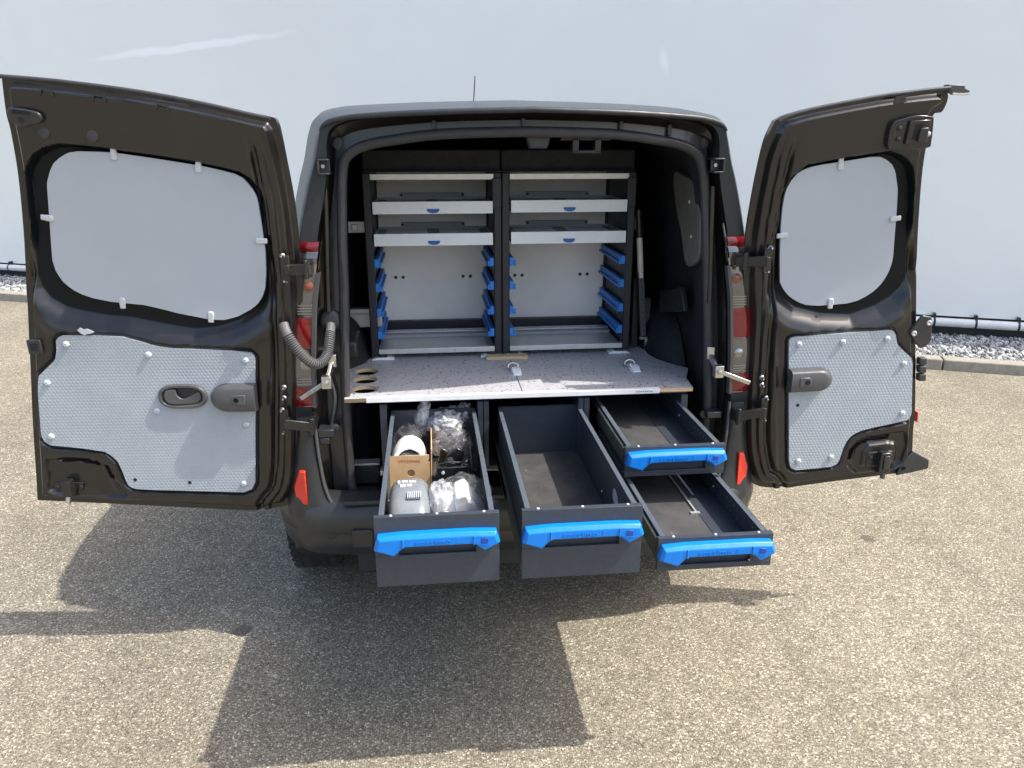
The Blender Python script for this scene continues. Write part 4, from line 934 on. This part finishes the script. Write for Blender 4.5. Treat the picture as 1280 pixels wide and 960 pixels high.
def make_drawer(h, label, perf=False, loc=(0, 0, 0), hz=None):
    t = thing('drawer', loc, label, 'drawer', 'pulled-out drawers of the cabinet')
    W, Lg = .161, .84; hz = hz if hz is not None else h-.042
    # front with a finger recess behind the handle
    b = MB(); r0, r1 = hz-.048, hz-.008
    b.box(-W, W, 0, .002, 0, r0).box(-W, W, 0, .002, r1, h).box(-W, -.100, 0, .002, r0, r1).box(.100, W, 0, .002, r0, r1)
    b.box(-W, W, .0, .018, h-.002, h).box(-W, -W+.002, .002, .018, 0, h-.002).box(W-.002, W, .002, .018, 0, h-.002)
    b.build('front_panel', M['drawer'], t, 30, bevel=.0012)
    b = MB(); b.box(-.101, .101, .014, .016, r0-.004, r1+.002).box(-.101, .101, .0025, .014, r0-.004, r0-.002)
    b.build('finger_recess', M['drawer'], t)
    make_handle(t, hz)
    wt = h-.006
    for s in (-1, 1):
        b = MB(); xo, xi = s*.150, s*.1475
        b.box(min(xo,xi), max(xo,xi), .018, Lg, .012, wt)
        b.build('side_wall', M['drawer'], t, 30)
        xl = s*.1365; b = MB(); b.box(min(xo,xl), max(xo,xl), .018, Lg, wt, wt+.002); b.build('wall_lip', M['drawer_edge'], t, 30)
        # three nested slide profiles
        zb = .044 if h < .15 else .012
        b = MB()
        b.box(min(s*.1505,s*.154), max(s*.1505,s*.154), .03, Lg, zb, zb+.040)
        b.box(min(s*.154,s*.1605), max(s*.154,s*.1605), .03, Lg+.22, zb-.006, zb+.042)
        b.box(min(s*.157,s*.1605), max(s*.157,s*.1602), .42, Lg+.4, zb+.003, zb+.037)
        for zz in (.004, .033): b.box(min(s*.1505,s*.1575), max(s*.1505,s*.1575), .03, Lg, zb+zz, zb+zz+.003)
        sl = b.build('slide', M['slide'], t, 30)
    b = MB(); b.box(-.1475, .1475, .018, Lg, .010, .012); b.build('drawer_bottom', M['drawer'], t)
    b = MB(); b.box(-.146, .146, .022, Lg-.004, .0125, .0155); b.build('rubber_mat', M['mat'], t)
    b = MB(); b.box(-.1475, .1475, Lg-.003, Lg, .012, wt+.004); b.box(-.1475, .1475, Lg-.012, Lg, wt+.004, wt+.006); b.build('back_wall', M['drawer'], t, 30)
    for x in (-.118, .0, .122): link('rivet', rivet_me, t, (x, .010, h+.0002))
    for s in (-1, 1):
        for y in (.10, .42): link('rivet', rivet_me, t, (s*.1474, y, .045), (0, -s*pi/2, 0))
    if perf:
        b = MB()
        for s in (1,):
            for k in range(26):
                for z in (.030, .062):
                    y = .05+k*.028
                    b.rev([(.0032,0),(.0032,.0006),(0,.0006)], (s*.1474, y, z), (-s,0,0), 6)
        for k in range(24): b.rev([(.003,0),(.003,.0006),(0,.0006)], (.085, .06+k*.03, .0156), (0,0,1), 6)
        tag(b.build('perforation', M['steel'], t), kind='stuff')
        b = MB(); b.box(.055, .147, .022, Lg-.01, .0157, .0172); b.build('bare_strip', M['drawer'], t)
    return t
rivet_me = MB().rev([(.0042,0),(.0038,.0016),(.0018,.0026),(0,.0028)], (0,0,0), (0,0,1), 12).mesh('rivet', M['clip'], 50)
FY = -.78
dl = make_drawer(.200, 'leftmost deep drawer filled with boxed and bagged parts', loc=(-.300, FY, .749), hz=.138)
dm = make_drawer(.200, 'empty deep drawer in the middle, with a bare rubber mat', loc=(.082, FY, .749), hz=.138)
du = make_drawer(.098, 'upper right shallow drawer, pulled out least', perf=True, loc=(.451, -.40, .858), hz=.066)
dr = make_drawer(.098, 'lower right shallow drawer, pulled far out below the other', perf=True, loc=(.452, FY, .748), hz=.064)
MB().prism(cr([(.30,.095),(.325,.125),(.36,.13),(.372,.10),(.35,.085),(.32,.08)],4,True), lambda p, q, d: (.1468-d, p-.10, q), 0, .001).build('paint_chip', M['clip'], dm)
b = MB(); b.box(.046, .052, .30, .83, .0157, .0215).box(.030, .060, .288, .30, .0157, .0205); b.build('divider_strip', M['alu'], dr, 30)

# ------------------------------------------------------------------ load floor
fl_out = [(-.605,.0),(.636,.0),(.650,.12),(.700,.25),(.672,.285),(.640,.335),(.612,.40),(.600,.47),(.605,.53),(.630,.575),(.665,.60),(.665,1.36),(-.655,1.36),(-.655,.60),(-.625,.40)]
holes = [[(cx_+.044*cos(t), cy_+.044*sin(t)) for t in np.linspace(0, 2*pi, 40, endpoint=False)] for cx_, cy_ in ((-.552,.330),(-.548,.222),(-.542,.105))]
floor_t = thing('load_floor', (0, 0, 1.0), 'speckled grey plywood load floor with three round holes on its left', 'load floor')
me = curve_plate([fl_out]+holes, .0068); me.materials.clear(); me.materials.append(M['laminate']); me.materials.append(M['wood'])
for p in me.polygons: p.material_index = 0 if abs(p.normal.z) > .5 else 1
link('board', me, floor_t, (0, 0, .0082))
b = MB(); b.box(-.530, .512, -.0045, -.0008, -.0005, .0165).box(-.530, .512, -.0045, .016, .0155, .0172); et = b.build('edge_trim', M['alu_white'], floor_t, 30, bevel=.001)
text_obj('lettering', 'sortimo', .0125, M['black_ink'], et, (.455, -.0047, .0085), (pi/2, 0, 0), .0002, 1.05, 1.5)
b = MB(); b.box(.016,.019,.02,.47,.0153,.0157); b.build('seam', M['black_ink'], floor_t)
def lash(x, y):
    b = MB()
    loops = []
    for k, t in enumerate(np.linspace(0, 1, 9)):
        wv = .021*(.75+.25*sin(pi*min(1,t*1.3))); hh = .012*sin(pi*(t*.86+.07))+.002
        yy = y-.045+.105*t; loops.append([(x-wv, yy, .0155),(x-wv*.8, yy, .0155+hh),(x+wv*.8, yy, .0155+hh),(x+wv, yy, .0155)])
    b.loft(loops, True, True); o = b.build('lashing_eye', M['tray'], floor_t, 40)
    b = MB(); b.tube([(x-.008+.020*cos(t), y+.040+.018*sin(t)*.4, .028+.012*sin(t)) for t in np.linspace(-.4, pi+.4, 14)], .0045, 8); b.build('eye_ring', M['steel'], o, 50)
    b = MB(); b.cyl((x-.012,y+.01,.026),(x-.012,y+.012,.034),.006,10); b.build('eye_screw', M['steel'], o)
lash(.022, .262); lash(.485, .256)

strip = MB(); strip.box(-.085, .085, -.022, .022, 0, .014)
me = strip.mesh('wooden_strip', M['wood'], 30)
ws = tag(link('wooden_strip', me, None, (.005, .462, 1.0156)), 'flat plywood strip lying in front of the gap between the racks', 'wood strip')
ws.modifiers.new('bevel', 'BEVEL').width = .001

# ------------------------------------------------------------------ shelf racks
def make_rack(loc, label):
    """origin at the front left foot; x to the right, y to the back"""
    t = thing('shelf_rack', loc, label, 'shelf rack', 'shelf racks standing on the load floor')
    Wd, Dp = .533, .42
    def bx(name, m_, *q, bevel=.002, parent=t, kind=None):
        b = MB()
        for a in q: b.box(*a)
        return b.build(name, m_, parent, 30, bevel=bevel)
    for x in (0, Wd-.030):
        bx('upright', M['rack_black'], (x, x+.030, 0, .035, .012, .735), bevel=.004)
        bx('upright', M['rack_black'], (x, x+.030, Dp-.035, Dp, .012, .735), bevel=.004)
        s = 1 if x == 0 else -1; xi = x+.030 if x == 0 else x
        bx('side_panel', M['rack_black'], (x+.008, x+.022, .035, Dp-.035, .02, .73))
        for k, z in enumerate((.372,.277,.175,.083)):
            b = MB(); x0, x1 = (xi, xi+.017) if s > 0 else (xi-.017, xi)
            b.box(x0, x1, .006, Dp-.03, z, z+.034)
            xl0, xl1 = (xi+.017, xi+.026) if s > 0 else (xi-.026, xi-.017)
            b.box(xl0, xl1, .006, Dp-.03, z, z+.010)
            b.box(xl0, xl1, .006, .012, z+.010, z+.022)
            b.build('rail', M['blue_rail'], t, 30, bevel=.002)
    bx('top_bar', M['alu'], (.030, Wd-.030, -.002, .02, .708, .731))
    bx('bottom_bar', M['alu'], (.030, Wd-.030, -.004, .02, .022, .044))
    bx('deck', M['alu'], (.030, Wd-.030, .021, Dp-.02, .030, .036))
    bx('deck_ridge', M['tray_in'], (.034, Wd-.034, .21, .25, .036, .050))
    bx('deck_ridge', M['alu'], (.034, Wd-.034, .251, .29, .036, .055))
    bx('rear_bar', M['rack_black'], (.034, Wd-.034, Dp-.06, Dp-.022, .036, .075))
    bx('back_panel', M['back'], (.030, Wd-.030, Dp-.018, Dp-.012, .036, .73))
    bx('header_panel', M['lining'], (.0, Wd, .03, .06, .736, .820), bevel=.006)
    bx('rack_roof', M['rack_black'], (.0, Wd, .0, Dp, .736, .741))
    bx('end_cap', M['rack_black'], (Wd-.036, Wd+.000, -.006, -.0005, .60, .715), bevel=.004)
    for x in (.095, .128, .395, .428):
        MB().rev([(.0075,0),(.0075,.003),(.004,.005),(0,.005)], (x, Dp-.018, .268), (0,-1,0), 8).build('bolt', M['dark_steel'], t, 30)
    for x in (.030, Wd-.060):
        f = MB(); f.prism([(x-.028,.0),(x+.062,.0),(x+.062,.003),(x+.044,.010),(x-.010,.010),(x-.028,.003)], lambda p, q, d: (p, d, q), -.012, .045)
        ft = f.build('foot_plate', M['tray'], t, 30, bevel=.001)
        MB().box(x, x+.034, -.006, .030, .0101, .0205).build('foot_block', M['rack_black'], ft, 30, bevel=.002)
    return t
rl = make_rack((-.543, .50, 1.0153), 'left one of two black-framed racks with pale sliding trays')
rr_ = copy_tree(rl); rr_.location = (-.008, .50, 1.0153); rr_['label'] = 'right one of two black-framed racks, next to the steel support pole'
text_obj('bar_mark', 'O', .014, M['black_ink'], rl, (.338, -.0045, .033), (pi/2, 0, 0), .0002)

def make_tray(loc, label):
    t = thing('tray', loc, label, 'tray', 'pale sliding trays in the racks')
    W = .2315
    b = MB(); b.box(-W, W, 0, .003, 0, .047).box(-W, W, .003, .012, .045, .047); fp = b.build('front_panel', M['tray'], t, 30, bevel=.0015)
    b = MB(); b.box(-W+.004, W-.004, .0032, .30, .002, .004).box(-W+.004, -W+.006, .0032, .30, .004, .044).box(W-.006, W-.004, .0032, .30, .004, .044).box(-W+.004, W-.004, .298, .30, .004, .044)
    b.box(-W+.004, -W+.034, .0125, .298, .0335, .0350).box(W-.034, W-.004, .0125, .298, .0335, .0350).box(-.022, .022, .0125, .298, .0335, .0350); b.build('tray_box', M['tray_in'], t, 30)
    for x0, x1 in ((-W+.037, -.024), (.024, W-.037)): MB().box(x0, x1, .014, .294, .030, .034).build('tray_mat', M['tray'], t, 30, bevel=.001)
    b = MB(); b.box(-.135, .135, .302, .312, .030, .062); hl = b.build('tray_stop', M['tray_in'], t, 30, bevel=.002)
    for x in (-.128, .128): MB().rev([(.005,0),(.005,.001),(0,.001)], (x, .302, .052), (0,-1,0), 10).build('stop_hole', M['dark_hole'], hl)
    arc = [(-.0235,.019),(.0235,.019)]+[(.0235*cos(a), .014+.011*sin(a)-.0) for a in np.linspace(0, -pi, 12)]
    b = MB(); b.prism([(p, q) for p, q in arc], lambda p, q, d: (p, d, q), -.004, .0002); b.build('pull', M['blue_dark2'], t, 30, bevel=.001)
    return t
M['blue_dark2'] = wear(mat('mid_blue_plastic', (.015, .11, .42), .4), 20, .06, .08)
t0 = make_tray((-.2765, .492, 1.596), 'upper pale tray of the left rack, under the top bar')
for loc, lab in (((-.2765, .492, 1.474), 'lower pale tray of the left rack, above the blue rails'),
                 ((.2585, .492, 1.598), 'upper pale tray of the right rack, under the top bar'),
                 ((.2585, .492, 1.476), 'lower pale tray of the right rack, above the blue rails')):
    t_ = copy_tree(t0); t_.location = loc; t_['label'] = lab

M['tube'] = wear(mat('dull_zinc_tube', (.72, .67, .55), .5, .0), 20, .15, .1)
# telescopic support pole beside the right rack
pole = thing('support_pole', (.60, .55, 1.0153), 'telescopic steel pole standing upright right of the racks', 'pole')
P0 = Vector((.002, .0, .0)); P1 = Vector((-.049, .0, .592))
at_ = lambda f: P0+(P1-P0)*f
b = MB(); b.bar(at_(.10), at_(.56), .024, .018, (0,1,0)); lo = b.build('lower_tube', M['grey_plastic'], pole, 30, bevel=.002)
for k in range(9): MB().rev([(.003,0),(.003,.0008),(0,.0008)], at_(.14+.045*k)+Vector((0,-.0095,0)), (0,-1,0), 8).build('tube_hole', M['dark_hole'], lo)
b = MB(); b.cyl(at_(.52), at_(.97), .0125, 14); b.build('upper_tube', M['tube'], pole, 40)
b = MB(); b.cyl(at_(.80), at_(.99), .015, 14).cyl(at_(.84), at_(.86), .018, 14).cyl(at_(.95), at_(.97), .018, 14); b.obox(at_(.90)+Vector((-.016,0,0)), (.005,0,0), (0,.006,0), (0,0,.025)); b.build('clamp_sleeve', M['dark_steel'], pole, 40)
b = MB(); b.obox(at_(.085), (.016,0,0), (0,.012,0), (0,0,.006)); b.box(.004,.020,-.012,.0,.0,.045).box(.000,.026,-.02,.012,.0,.004); b.build('foot_bracket', M['steel'], pole, 30, bevel=.001)
post = tag(link('support_rail', MB().box(-.014,.014,-.010,.010,0,.30).mesh('support_rail', M['bumper'], 30), None, (.572, .60, 1.0153)), 'short grey upright rail between the rack and the steel pole', 'rail')
post.modifiers.new('bevel', 'BEVEL').width = .002

# ------------------------------------------------------------------ what lies in the left drawer (bottom of the drawer at z = .765)
ZB = .749+.0157
def clear_mat(name, white, alpha, sc):
    m = mat(name, (white,)*3, .07, 0, .8, 1.0, .04); nt, ns, ln, b = nodes(m); v = coords(nt)
    n1 = noise(nt, v, sc, 6, .7)
    ln.new(ramp(nt, n1, [(.38, (alpha*.45,)*3), (.62, (min(1, alpha*1.7),)*3)]).outputs[0], b.inputs['Alpha'])
    ln.new(bump(nt, noise(nt, v, sc*1.6, 4, .6), .7, .006), b.inputs['Normal']); return m
M['bag'] = clear_mat('clear_crumpled_film', .42, .13, 26)
M['bag_white'] = clear_mat('milky_crumpled_film', .82, .42, 30)
# open cardboard box
CX, CY = -.383, -.235
boxt = thing('cardboard_box', (CX, CY, ZB), 'open brown cardboard box with red number, in the left drawer', 'cardboard box')
bw, bd, bh = .0655, .355, .128
b = MB()
poly = [(-bw,0),(bw*.35,0),(bw*.98,bh-.012),(bw*.98,bh),(-bw,bh)]
hx_, hz_, hr = .004, .066, .0125
fr = curve_plate([poly, [(hx_+hr*cos(t), hz_+hr*sin(t)) for t in np.linspace(0, 2*pi, 24, endpoint=False)]], .0015)
fr.materials.clear(); fr.materials.append(M['card']); link('front_flap', fr, boxt, (0, 0, 0), (pi/2, 0, 0))
MB().box(-bw, bw, .010, .013, 0, bh-.030).build('front_wall', M['card'], boxt)
b = MB(); b.box(-bw-.003, -bw, .0, bd, 0, bh+.004); b.build('side_wall', M['card'], boxt)
b = MB(); b.prism([(.004,0),(bd,0),(bd,bh-.004),(.02,bh+.010)], lambda p, q, d: (bw+d+.006*(q/bh), p, q), 0, .003); b.build('side_wall', M['card'], boxt)
MB().box(-bw, bw, bd-.003, bd, 0, bh+.006).build('back_wall', M['card'], boxt)
MB().box(-bw, bw, .014, bd-.004, .0, .003).build('box_bottom', M['card'], boxt)
text_obj('printed_number', 'VP5200466', .0155, M['red_ink'], boxt, (.0, -.0018, .108), (pi/2, 0, 0), .0002, 1.0, 1.0)
# white roll in the box: a curved hood, hollow below
b = MB(); loops = []
TT = np.linspace(0, pi, 20)
for y, r_, sl in ((.014,.052,.055),(.016,.058,.055),(.06,.060,.05),(.12,.058,.03),(.18,.050,.01)):
    loops.append([(r_*cos(t), y+sl*sin(t), .080+.052*sin(t)*(r_/.058)) for t in TT]+[((r_-.004)*cos(t), y+sl*sin(t)+.002, .078+.047*sin(t)*(r_/.058)) for t in TT[::-1]])
b.loft(loops, True, True)
rollm = b.mesh('plastic_hood', M['white'], 40)
inr = MB(); inr.prism([(.054*cos(t), sin(t)) for t in TT], lambda p, q, d: (p, .020+.055*q+d, .077+.046*q-d*.3), .010, .014)
roll = tag(link('plastic_hood', rollm, None, (CX-.002, CY, ZB)), 'white curved plastic hood lying inside the cardboard box', 'plastic part')
inr.build('hood_inside', M['grey_plastic'], roll, 30)
# crumpled film over the back of the box
def crumple(name, ctr, ext, amp, m_, label, cat, seed, nx=40, ny=30, kind=None, freq=26, top=None):
    from mathutils import noise as mn
    b = MB(); rows = []
    mn.seed_set(seed)
    for j in range(ny):
        th = pi*(j+.02)/(ny-.96)
        row = []
        for i in range(nx):
            ph = 2*pi*i/nx
            p = Vector((sin(th)*cos(ph), sin(th)*sin(ph), cos(th)))
            q = p*2.1+Vector((seed*3.1, seed*1.7, 0))
            d_ = 1+amp*(.9*abs(mn.noise(q))-.25+.55*abs(mn.noise(q*2.1))-.18+.22*abs(mn.noise(q*4.3))-.07)
            z = p.z*ext[2]*d_
            x, y = p.x*ext[0]*d_, p.y*ext[1]*d_
            if top: x, y, z = top(x, y, z)
            row.append((x, y, max(z, -ext[2]*.98)))
        rows.append(row)
    b.loft(rows, True, True)
    return tag(link(name, b.mesh(name, m_, 180), None, ctr), label, cat, kind=kind)
crumple('plastic_bag', (CX-.01, CY+.245, ZB+.085), (.052, .085, .060), .4, M['bag'], 'clear film bag bulging from the back of the cardboard box', 'plastic bag', 2)
def spire(x, y, z):
    f = max(0, z/.075); return (x*(1-.35*f)+.02*f, y*(1-.4*f), z)
crumple('plastic_bag', (CX+.040, CY+.30, ZB+.155), (.030, .030, .085), .4, M['bag_white'], 'tall twisted clear film bag standing up behind the box', 'plastic bag', 5, 30, 24, top=spire)
crumple('plastic_bag', (-.255, .055, ZB+.125), (.070, .080, .058), .42, M['bag_white'], 'crumpled milky film bag behind the black mechanism', 'plastic bag', 7, 56, 40)
crumple('plastic_bag', (-.188, .085, ZB+.150), (.034, .032, .045), .4, M['bag_white'], 'small twisted bag end at the right rear of the left drawer', 'plastic bag', 11, 36, 26)
crumple('plastic_bag', (-.238, -.09, ZB+.105), (.070, .075, .050), .5, M['bag'], 'smoky clear film bag lying on the black mechanism', 'plastic bag', 13, 44, 30)
# black mechanism: bracket with levers, knob and cable
mech = thing('bracket_mechanism', (-.245, -.20, ZB), 'black bracket mechanism with levers beside the cardboard box', 'bracket')
b = MB(); b.box(-.055,.062,-.035,.075,.0,.060).box(-.050,.050,-.045,-.030,.045,.085).box(.062,.070,-.03,.10,.0,.110); b.build('housing', M['glossy_black'], mech, 30, bevel=.006)
b = MB(); b.prism([(-.03,.06),(.03,.06),(.045,.11),(.02,.125),(-.015,.10)], lambda p, q, d: (p, d, q), .02, .032); b.prism([(-.045,.06),(-.01,.06),(-.005,.10),(-.035,.115)], lambda p, q, d: (p, d, q), .05, .062); b.build('lever', M['glossy_black'], mech, 30, bevel=.003)
b = MB(); b.tube(cr([(.066,.09,.05),(.075,.11,.10),(.062,.12,.135),(.045,.10,.125),(.055,.06,.105),(.078,.02,.09),(.075,-.02,.06)],8), .004, 8); b.tube(cr([(-.04,-.03,.09),(-.01,-.04,.10),(.03,-.03,.095),(.055,.0,.10)],6), .0035, 8); b.build('cable', M['rubber'], mech, 50)
b = MB(); b.rev([(.016,0),(.016,.012),(.010,.016),(.010,.026),(0,.027)], (-.005,-.02,.082), (0,-.3,1), 20); b.build('knob', M['plastic'], mech, 40)
for x, y in ((.03,-.04),(-.03,-.046),(.05,.05)): MB().rev([(.006,0),(.006,.004),(0,.005)], (x, y, .066), (0,-1,.5), 8).build('bolt', M['steel'], mech)
# grey pouch with white print, and white bagged parts at the front
def soft(x, y, z): return x*(1+.12*(y/.12)), y, z
pb = MB(); L_ = []
for y, wx, hz_ in ((-.125,.030,.05),(-.12,.055,.085),(-.06,.060,.125),(.0,.061,.135),(.06,.060,.132),(.10,.056,.122),(.118,.050,.10),(.122,.040,.07)):
    L_.append([(wx*np.sign(cos(t))*abs(cos(t))**.55, y, max(0, hz_*.5+hz_*.5*np.sign(sin(t))*abs(sin(t))**.6)) for t in np.linspace(0, 2*pi, 28, endpoint=False)])
pb.loft(L_, True, True)
pch = thing('grey_pouch', (-.378, -.50, ZB), 'rounded grey plastic pouch with white print at the drawer front', 'pouch')
pb.build('pouch_body', M['pouch'], pch, 60)
for (x0, x1, y0_, y1_) in ((-.034,-.027,.036,.056),(-.022,-.004,.042,.056),(.000,.020,.040,.054),(-.026,-.010,.010,.028),(-.006,.008,.014,.028)):
    MB().box(x0, x1, y0_, y1_, .1300, .1352).build('print_mark', M['clip'], pch)
for k in range(7): MB().box(-.004+k*.006, -.001+k*.006, -.062, -.022, .1290, .1345).build('print_mark', M['clip'], pch)
wp = thing('white_parts', (-.235, -.50, ZB), 'angular white plastic parts wrapped in clear film at the drawer front', 'plastic part')
b = MB(); b.prism([(-.010,.0),(.085,.0),(.090,.030),(.020,.140),(-.012,.125)], lambda p, q, d: (p, d-.25*(q-.05), q), -.05, .07); b.build('white_angle', M['white'], wp, 30, bevel=.006)
b = MB(); b.rev([(.030,0),(.046,.012),(.050,.05),(.044,.085),(.028,.10),(0,.104)], (-.040,-.01,.012), (.1,0,1), 28); b.build('white_cup', M['white'], wp, 40)
b = MB(); b.prism([(-.060,.0),(.02,.0),(.005,.085),(-.045,.095)], lambda p, q, d: (p, d, q), -.10, -.07); b.build('white_plate', M['white'], wp, 30, bevel=.008)
crumple('plastic_bag', (-.222, -.50, ZB+.078), (.092, .115, .084), .22, M['bag'], 'clear film bag wrapped round the white parts at the drawer front', 'plastic bag', 17, 60, 44)
crumple('plastic_bag', (-.284, -.49, ZB+.085), (.045, .075, .060), .35, M['bag_white'], 'milky film bunched up between the grey pouch and the white parts', 'plastic bag', 23, 40, 30)
